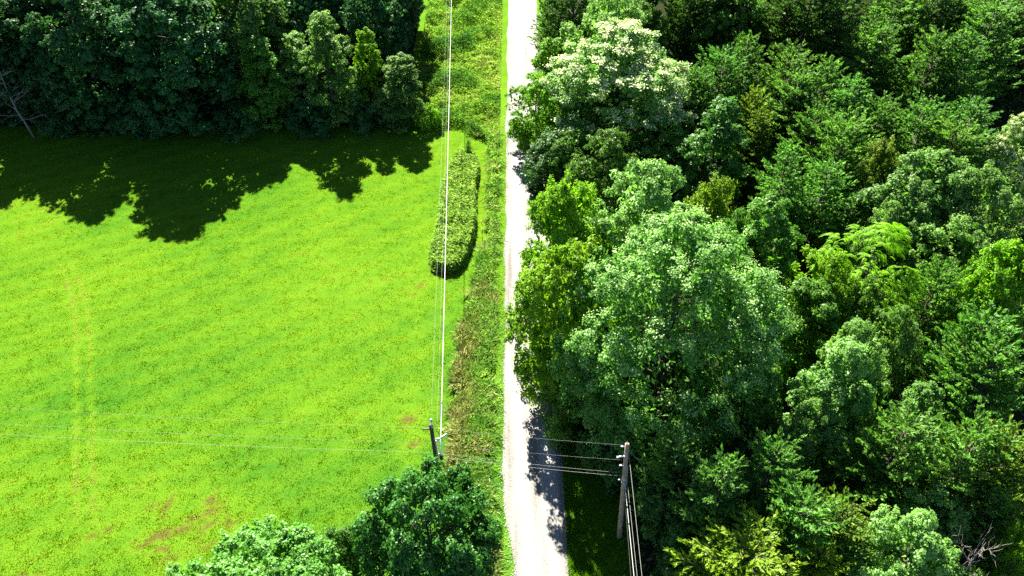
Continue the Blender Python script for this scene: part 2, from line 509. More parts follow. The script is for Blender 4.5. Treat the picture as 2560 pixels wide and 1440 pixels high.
def broad_crown(rng, H, W, cb, n_lobe, n_clump, per, lsize, tm=.38, lobe_r=.30, name='crown', mat=None, spread=.50, droop=0.0, top_pow=2.0, fill=55):
    """leaf clumps set on the skins of many lobes that make up the crown"""
    R_ = W * .5
    z0, z1 = cb * H, H
    # lobes
    u = (np.arange(n_lobe) + .5) / n_lobe
    t = np.clip(u * .86 + .03 + rng.normal(0, .03, n_lobe), 0.02, .92)
    def prof(t):
        lo = np.sqrt(np.clip(1 - ((tm - t) / (tm + .12)) ** 2, 0, 1))
        hi = np.clip(1 - np.clip((t - tm) / (1.02 - tm), 0, 1) ** top_pow, 0, 1) ** .6
        return np.where(t < tm, lo, hi)
    ang = np.arange(n_lobe) * 2.39996 + rng.normal(0, .35, n_lobe)
    rl = R_ * lobe_r * rng.uniform(.7, 1.25, n_lobe) * (.55 + .45 * prof(t))
    rad = np.maximum(prof(t) * R_ - rl * .8, 0) * rng.uniform(.82, 1.08, n_lobe)
    lc = np.stack((np.cos(ang) * rad, np.sin(ang) * rad, z0 + t * (z1 - z0)), 1)
    k_ = max(3, n_lobe // 9)                       # lobes that close the top round the leader
    a_ = np.arange(k_) * 2.4
    rl[-k_:] = R_ * lobe_r * .75
    q_ = np.sqrt((np.arange(k_) + .2) / k_)
    lc[-k_:] = np.stack((np.cos(a_) * q_ * R_ * .38, np.sin(a_) * q_ * R_ * .38, z1 - rl[-k_:] * .8 - q_ ** 2 * (z1 - z0) * .10), 1)
    lc[:, 2] = np.minimum(lc[:, 2], z1 - rl * .75)
    # clumps on lobes
    w = rl ** 2
    li = rng.choice(n_lobe, n_clump, p=w / w.sum())
    out = lc[li] - np.array((0, 0, z0 + .35 * (z1 - z0)))
    out = unit(out) * .55
    d = unit(rng.normal(0, 1, (n_clump, 3)) + out * 1.6 + np.array((0, 0, .5)))
    shell = rng.uniform(.74, 1.10, n_clump)
    cc = lc[li] + d * (rl[li] * shell)[:, None] * np.array((1, 1, .85))
    cr = spread * rng.uniform(.65, 1.35, n_clump)
    # leaves on the skin of each rounded clump
    n = n_clump * per
    ci = np.repeat(np.arange(n_clump), per)
    off = rng.normal(0, 1, (n, 3)) + d[ci] * .5 + np.array((0, 0, .45))
    off = unit(off) * (rng.uniform(.25, 1.0, n) ** .6)[:, None] * np.array((1, 1, .75))
    p = cc[ci] + off * cr[ci][:, None]
    shoot = unit(d + rng.normal(0, .5, d.shape) + np.array((0, 0, .4))) * rng.uniform(-.3, 1.1, n_clump)[:, None]
    p += shoot[ci] * ((off * d[ci]).sum(1) * cr[ci])[:, None] + rng.normal(0, .06, p.shape)
    p[:, 2] -= (off[:, 0] ** 2 + off[:, 1] ** 2) * cr[ci] * (.25 + droop)
    nrm = unit(off * .75 + d[ci] * .3 + np.array((0, 0, .5)) + rng.normal(0, .38, (n, 3)))
    ax = rng.normal(0, 1, (n, 3)) + off * .8 + np.array((0, 0, -.25 - droop))
    ax = ax - nrm * (ax * nrm).sum(1)[:, None]
    ln = lsize * rng.uniform(.6, 1.3, n)
    tone = np.clip(.40 + rng.normal(0, .14, n) + rng.normal(0, .12, n_clump)[ci] + .22 * sstep(.6, 1.0, np.linalg.norm(off, axis=1)), 0, 1)  # outer leaves of each clump painted lighter for sunlit tips
    # oversized leaves added inside the lobes to block sun and darken the crown
    nf = int(n_lobe * fill)
    lf = rng.choice(n_lobe, nf, p=w / w.sum())
    pf = lc[lf] + unit(rng.normal(0, 1, (nf, 3))) * (rl[lf] * .80 * rng.rand(nf) ** .4)[:, None]
    k2 = nf // 3
    pf[:k2] = lc[lf[:k2]] * np.array((.6, .6, 1)) + rng.normal(0, .12 * R_, (k2, 3)) * np.array((1, 1, .6))
    pf[:, 2] = np.clip(pf[:, 2], .02 * H, H * .93)
    nrm = np.concatenate((nrm, unit(rng.normal(0, .6, (nf, 3)) + np.array((0, -.2, .7)))))
    ax = np.concatenate((ax, rng.normal(0, 1, (nf, 3))))
    p = np.concatenate((p, pf))
    ln = np.concatenate((ln, lsize * rng.uniform(1.8, 3.0, nf)))
    tone = np.concatenate((tone, np.clip(rng.normal(.3, .12, nf), 0, 1)))
    n = len(p)
    v = leaves(p, ax, nrm, ln, ln * rng.uniform(.5, .75, n))
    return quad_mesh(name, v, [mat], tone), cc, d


def pine_tree_meshes(rng, H, W, cb, n_whorl, per_whorl, mat, dens=1.0, rounded=.6, spray=.38):
    """whorled upswept branches, side twigs, bunched needle sprays"""
    tb = Tubes()
    tz = np.linspace(0, 1, 7)
    wob = np.cumsum(rng.normal(0, .01 * H, (7, 2)), 0); wob -= wob[0]
    tr = np.stack((wob[:, 0], wob[:, 1], tz * H * .97), 1)
    tb.add(tr, .013 * H * (1 - .93 * tz) + .01, 7)
    P, A, NN = [], [], []
    for k in range(n_whorl):
        u = (k + rng.rand() * .7) / n_whorl
        h = cb + (1 - cb) * u
        prof = (1 - u) ** rounded * min(1, .55 + u * 2.5)
        for b in range(per_whorl):
            a = b * 2 * math.pi / per_whorl + k * 1.3 + rng.normal(0, .3)
            ln = max(.35, W * .5 * prof * rng.uniform(.6, 1.12))
            p0 = np.array((np.interp(h, tz, tr[:, 0]), np.interp(h, tz, tr[:, 1]), h * H * .97))
            up = .12 + .55 * u + rng.normal(0, .10)
            s = np.linspace(0, 1, 6)
            dirh = np.array((math.cos(a), math.sin(a), 0))
            side = np.array((-math.sin(a), math.cos(a), 0))
            bend = rng.normal(0, .12)
            pts = p0 + dirh * (s * ln)[:, None] + np.array((0, 0, 1)) * (ln * (up * s - .12 * s + .28 * s ** 2.5))[:, None] + side * (bend * ln * s * s)[:, None]
            tb.add(pts, (.022 * ln + .008) * (1 - .85 * s) + .003, 4, False)
            nt_ = max(3, int(ln / .24 * dens))
            ss = np.linspace(.22, 1.0, nt_)
            for q, sv in enumerate(ss):
                b0 = np.array([np.interp(sv, s, pts[:, j]) for j in range(3)])
                tl = (.28 + .42 * (1 - sv)) * ln * .62 * rng.uniform(.6, 1.2) + .18
                sg = 1 if q % 2 else -1
                td = unit(dirh * rng.uniform(.45, .95) + side * sg * rng.uniform(.35, 1.0) + np.array((0, 0, rng.uniform(.05, .55))))
                if q == nt_ - 1:
                    td = unit(dirh + np.array((0, 0, .6)))
                m_ = max(3, int(tl / .042 * dens))
                st = rng.uniform(.05, 1, m_)
                P.append(b0 + td * (st * tl)[:, None] + rng.normal(0, .05, (m_, 3)))
                A.append(np.repeat(td[None], m_, 0) + rng.normal(0, .45, (m_, 3)) + np.array((0, 0, .35)))
    # leader
    m_ = 40
    P.append(np.stack((rng.normal(0, .08, m_) + tr[-1, 0], rng.normal(0, .08, m_) + tr[-1, 1], H - rng.rand(m_) * .9), 1))
    A.append(rng.normal(0, .5, (m_, 3)) + np.array((0, 0, 1.0)))
    P, A = np.concatenate(P), np.concatenate(A)
    n = len(P)
    nrm = unit(rng.normal(0, .7, (n, 3)) + np.array((0, 0, .6)))
    ln = spray * rng.uniform(.6, 1.3, n)
    v = leaves(P, A, nrm, ln, ln * .34, .05)
    tone = np.clip(.42 + rng.normal(0, .2, n), 0, 1)
    return quad_mesh('crown', v, [mat], tone), tb.mesh('trunk', M['bark'])


def frond_crown(rng, H, W, cb, n_fr, mat):
    """crown of long arching pinnate leaves"""
    V, T = [], []
    cr, cc, d = broad_crown(rng, H, W, cb, 26, n_fr, 1, .2, mat=mat)
    bpy.data.meshes.remove(cr)
    for c, dd in zip(cc, d):
        a = math.atan2(dd[1], dd[0]) + rng.normal(0, .6)
        o = np.array((math.cos(a), math.sin(a), 0)); sd = np.array((-o[1], o[0], 0))
        ln = rng.uniform(.7, 1.25)
        k = 11
        s = np.repeat(np.linspace(.12, 1, k), 2)
        sg = np.tile((1, -1), k)
        rise = rng.uniform(.15, .6)
        p = c + o * (s * ln)[:, None] + np.array((0, 0, 1)) * (ln * (rise * s - .75 * s * s))[:, None]
        ll = .34 * (1 - .55 * s) * rng.uniform(.85, 1.1)
        ax = sd * sg[:, None] + o * .55 + np.array((0, 0, -.25))
        p = p + unit(ax) * (ll * .5)[:, None]
        nr = np.repeat((np.array((0, 0, 1.0)) + o * .2)[None], 2 * k, 0) + rng.normal(0, .15, (2 * k, 3))
        V.append(leaves(p, ax, nr, ll, ll * .34))
        T.append(np.clip(.5 + rng.normal(0, .16) + rng.normal(0, .08, 2 * k), 0, 1))
    return quad_mesh('crown', np.concatenate(V), [mat], np.concatenate(T))


def dead_mesh(rng, H, W, n, upright=.5):
    tb = Tubes()
    t = np.linspace(0, 1, 6)
    tr = np.stack((np.cumsum(rng.normal(0, .02 * H, 6)), np.cumsum(rng.normal(0, .02 * H, 6)), t * H * .9), 1); tr -= tr[0]
    tb.add(tr, .011 * H * (1 - .85 * t) + .01, 6)
    br = Tubes()
    for q in range(n):
        h = .25 + .72 * (q + rng.rand()) / n
        p0 = np.array([np.interp(h, t, tr[:, j]) for j in range(3)])
        a = rng.rand() * 6.28
        ln = W * .5 * rng.uniform(.5, 1.0) * (1.15 - .6 * h)
        s = np.linspace(0, 1, 6)
        d = np.array((math.cos(a), math.sin(a), upright * rng.uniform(.3, 1.4)))
        pts = p0 + d * (s * ln)[:, None]; pts[1:] += np.cumsum(rng.normal(0, .045 * ln, (5, 3)), 0)
        br.add(pts, .035 * (1 - .75 * s) + .008, 4, False)
        for e in range(7):
            b0 = pts[rng.randint(1, 6)]
            d2 = d + rng.normal(0, .8, 3)
            s3 = np.linspace(0, 1, 4)
            tw = b0 + unit(d2) * (s3 * ln * rng.uniform(.25, .55))[:, None]; tw[1:] += rng.normal(0, .03 * ln, (3, 3))
            br.add(tw, .016 * (1 - .6 * s3) + .006, 3, False)
    return tb.mesh('trunk', M['dead']), br.mesh('branches', M['dead'])


# ------------------------------------------------------------------ tree prototypes: name -> (H, W, [(part name, mesh)])
PROTO = {}


def proto_broad(key, seed, H, W, cb, n_lobe, n_clump, per, ls, mat, n_limb=14, **kw):
    rng = np.random.RandomState(seed)
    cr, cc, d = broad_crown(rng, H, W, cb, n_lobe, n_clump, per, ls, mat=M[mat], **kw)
    tr = tree_frame(rng, H, W, max(cb, .12), n_limb, M['bark'])
    PROTO[key] = (H, W, [('trunk', tr), ('crown', cr)], cc, d)


proto_broad('big', 3, 21, 18, .06, 100, 1150, 92, .24, 'maple', 26, tm=.40, lobe_r=.25, spread=.62, top_pow=1.9, fill=70)
proto_broad('rnd0', 4, 14, 10, .06, 42, 420, 78, .25, 'mid', lobe_r=.33)
proto_broad('rnd1', 5, 14, 10, .06, 38, 420, 78, .25, 'mid', lobe_r=.36, tm=.5)
proto_broad('rnd2', 6, 13, 10, .05, 46, 420, 78, .25, 'mid', lobe_r=.31, tm=.32)
proto_broad('tall0', 7, 16, 7, .05, 40, 340, 78, .25, 'mid', lobe_r=.34, tm=.4)
proto_broad('tall1', 8, 15, 6.5, .04, 36, 340, 78, .25, 'mid', lobe_r=.36, tm=.35, top_pow=1.5)
proto_broad('edge0', 9, 21, 13, .02, 70, 720, 78, .31, 'oak', 20, lobe_r=.30, tm=.45)
proto_broad('edge1', 10, 21, 12, .02, 66, 720, 78, .31, 'oak', 20, lobe_r=.32, tm=.5)
proto_broad('shrub0', 12, 5, 6, .02, 20, 170, 70, .20, 'mid', 8, lobe_r=.34, tm=.3)
proto_broad('shrub1', 13, 5, 5.5, .02, 18, 170, 70, .20, 'mid', 8, lobe_r=.36, tm=.35)
proto_broad('near0', 14, 10, 11, .04, 60, 1300, 50, .22, 'near', 18, lobe_r=.24, tm=.36, spread=.36)
proto_broad('near1', 15, 10, 13, .04, 64, 1500, 50, .21, 'near', 18, lobe_r=.24, tm=.4, spread=.34)
for k, (sd, H, W, cb, nw, pw, rd) in enumerate([(20, 14, 8.5, .06, 17, 7, .52), (21, 13, 9.0, .05, 15, 7, .42), (22, 14, 7.5, .05, 18, 7, .62), (23, 12, 8.5, .05, 14, 8, .42)]):
    rng = np.random.RandomState(sd)
    cr, tr = pine_tree_meshes(rng, H, W, cb, nw, pw, M['pine'], rounded=rd)
    PROTO['pine%d' % k] = (H, W, [('trunk', tr), ('crown', cr)], None, None)
rng = np.random.RandomState(30)
PROTO['frond'] = (13, 10, [('trunk', tree_frame(rng, 13, 10, .2, 14, M['bark'])), ('crown', frond_crown(rng, 13, 10, .15, 900, M['frond']))], None, None)
# tree in cream blossom: the big crown shape with flower heads on its upper clumps
rng = np.random.RandomState(31)
proto_broad('flower', 32, 19, 14, .05, 76, 760, 82, .25, 'maple', 22, tm=.42, lobe_r=.27, spread=.58)
H, W, parts, cc, d = PROTO['flower']
sel = (cc[:, 2] > .42 * H) & (d[:, 2] > -.1) & (rng.rand(len(cc)) < .85)
cc, d = cc[sel], d[sel]
per = 52
ci = np.repeat(np.arange(len(cc)), per)
p = cc[ci] + d[ci] * .30 + rng.normal(0, .24, (len(ci), 3)) * np.array((1, 1, .5)) + np.array((0, 0, .12))
nr = unit(d[ci] + rng.normal(0, .5, p.shape) + np.array((0, 0, .8)))
ax = np.cross(nr, rng.normal(0, 1, p.shape))
ln = rng.uniform(.10, .24, len(p))
parts.append(('blossom', quad_mesh('blossom', leaves(p, ax, nr, ln, ln * .8), [M['blossom']], np.clip(rng.normal(.5, .2, len(p)), 0, 1))))
# pale clusters added on the big maple's upper shoots to imitate sunlit tips
M['sun_tips'] = leaf_mat('pale_sunlit_tip', (.15, .28, .08), (.27, .41, .15), trans=.4, gloss=.2, obj_var=.02)
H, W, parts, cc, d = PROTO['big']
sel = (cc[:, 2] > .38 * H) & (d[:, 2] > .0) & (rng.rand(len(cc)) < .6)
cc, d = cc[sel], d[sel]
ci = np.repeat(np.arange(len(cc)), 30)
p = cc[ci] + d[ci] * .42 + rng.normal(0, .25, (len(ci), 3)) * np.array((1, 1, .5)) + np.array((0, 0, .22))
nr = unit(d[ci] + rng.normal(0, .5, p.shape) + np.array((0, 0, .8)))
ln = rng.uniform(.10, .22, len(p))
parts.append(('sunlit_tips', quad_mesh('sunlit_tips', leaves(p, np.cross(nr, rng.normal(0, 1, p.shape)), nr, ln, ln * .7), [M['sun_tips']], np.clip(rng.normal(.5, .2, len(p)), 0, 1))))
rng = np.random.RandomState(33)
tr, br = dead_mesh(rng, 9, 8, 16)
PROTO['dead'] = (9, 8, [('trunk', tr), ('branches', br)], None, None)

rot_rng = random.Random(5)


def plant(key, name, label, cat, x, y, h, w, mat=None, group=None, rz=None, z=0.0):
    H, W, parts = PROTO[key][:3]
    e = thing(name, label, cat, (x, y, z), group)
    e.rotation_euler = (rot_rng.gauss(0, .03), rot_rng.gauss(0, .03), rot_rng.uniform(0, 6.283) if rz is None else rz)
    e.scale = (w / W, w / W, h / H)
    for pn, me in parts:
        o = obj(pn, me, e)
        if pn == 'crown' and mat is not None:
            o.material_slots[0].link = 'OBJECT'
            o.material_slots[0].material = M[mat]
    return e


def plant_px(key, name, label, cat, px, py, h, wpx, mat=None, group=None, rz=None):
    p, t = at(px, py, h)
    return plant(key, name, label, cat, p[0], p[1], h, wpx * t / FPX, mat, group, rz)


# ------------------------------------------------------------------ trees left: the wood along the far edge of the lawn
GL = 'trees of the shaded wood behind the lawn'
LEFT = [
    # key, name, x, y, h, w, mat, label
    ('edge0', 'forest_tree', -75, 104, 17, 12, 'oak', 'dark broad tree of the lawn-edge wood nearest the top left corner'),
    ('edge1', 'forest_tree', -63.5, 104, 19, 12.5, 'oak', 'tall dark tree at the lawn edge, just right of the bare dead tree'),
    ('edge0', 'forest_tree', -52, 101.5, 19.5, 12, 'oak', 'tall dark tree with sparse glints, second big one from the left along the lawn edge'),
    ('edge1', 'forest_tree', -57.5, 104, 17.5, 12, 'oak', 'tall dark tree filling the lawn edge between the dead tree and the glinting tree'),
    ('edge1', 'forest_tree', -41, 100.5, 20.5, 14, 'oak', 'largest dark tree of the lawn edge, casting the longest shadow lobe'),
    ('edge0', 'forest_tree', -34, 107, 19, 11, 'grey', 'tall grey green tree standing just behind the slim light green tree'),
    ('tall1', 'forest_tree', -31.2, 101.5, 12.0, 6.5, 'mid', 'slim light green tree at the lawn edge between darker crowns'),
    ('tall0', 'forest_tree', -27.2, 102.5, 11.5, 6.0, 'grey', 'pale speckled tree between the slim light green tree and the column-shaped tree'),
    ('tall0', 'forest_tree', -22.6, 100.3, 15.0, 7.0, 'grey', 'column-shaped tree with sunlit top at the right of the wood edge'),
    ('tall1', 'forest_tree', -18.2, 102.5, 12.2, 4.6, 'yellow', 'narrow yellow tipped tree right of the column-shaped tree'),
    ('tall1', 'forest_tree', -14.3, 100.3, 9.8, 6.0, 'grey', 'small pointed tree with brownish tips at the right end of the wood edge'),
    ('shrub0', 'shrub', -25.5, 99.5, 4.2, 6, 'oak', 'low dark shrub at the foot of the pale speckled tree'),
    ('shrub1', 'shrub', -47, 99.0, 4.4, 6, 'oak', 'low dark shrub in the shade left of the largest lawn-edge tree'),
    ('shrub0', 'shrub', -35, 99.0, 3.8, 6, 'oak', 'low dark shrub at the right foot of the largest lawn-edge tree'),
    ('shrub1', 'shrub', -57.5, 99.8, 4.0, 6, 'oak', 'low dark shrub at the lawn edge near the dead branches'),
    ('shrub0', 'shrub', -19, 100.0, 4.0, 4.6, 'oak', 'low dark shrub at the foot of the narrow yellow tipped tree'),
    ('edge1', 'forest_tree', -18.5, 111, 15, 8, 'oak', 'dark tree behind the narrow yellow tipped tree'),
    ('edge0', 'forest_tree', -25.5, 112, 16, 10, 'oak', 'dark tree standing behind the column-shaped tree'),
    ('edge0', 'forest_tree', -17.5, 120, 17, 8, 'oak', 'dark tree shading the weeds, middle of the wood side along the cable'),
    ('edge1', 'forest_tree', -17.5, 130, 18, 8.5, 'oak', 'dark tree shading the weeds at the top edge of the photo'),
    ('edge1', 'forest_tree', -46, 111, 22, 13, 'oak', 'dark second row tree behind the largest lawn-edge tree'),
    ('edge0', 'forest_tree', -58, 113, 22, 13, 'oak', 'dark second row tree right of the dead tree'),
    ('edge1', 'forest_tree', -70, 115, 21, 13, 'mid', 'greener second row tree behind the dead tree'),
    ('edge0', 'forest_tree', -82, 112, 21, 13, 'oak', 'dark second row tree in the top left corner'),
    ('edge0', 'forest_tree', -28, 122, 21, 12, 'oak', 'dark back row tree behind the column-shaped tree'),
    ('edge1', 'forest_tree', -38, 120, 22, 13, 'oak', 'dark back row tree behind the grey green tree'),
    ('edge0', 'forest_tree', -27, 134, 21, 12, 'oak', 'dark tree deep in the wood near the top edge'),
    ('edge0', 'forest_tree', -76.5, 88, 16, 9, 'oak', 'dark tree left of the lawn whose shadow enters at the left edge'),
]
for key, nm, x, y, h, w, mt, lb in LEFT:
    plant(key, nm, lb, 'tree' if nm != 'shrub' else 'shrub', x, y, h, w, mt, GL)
plant('dead', 'dead_tree', 'bare grey dead tree leaning out of the dark wood at far left', 'dead tree', -60.5, 97.6, 10.5, 12, rz=.4)
plant('shrub1', 'sapling', 'small bright sapling with dark stem where the weeds meet the lawn', 'sapling', -10.8, 100.5, 3.0, 3.2, 'yellow')

# ------------------------------------------------------------------ trees right of the lane
GB = 'broadleaf trees of the wood right of the lane'
GP = 'pines of the wood right of the lane'
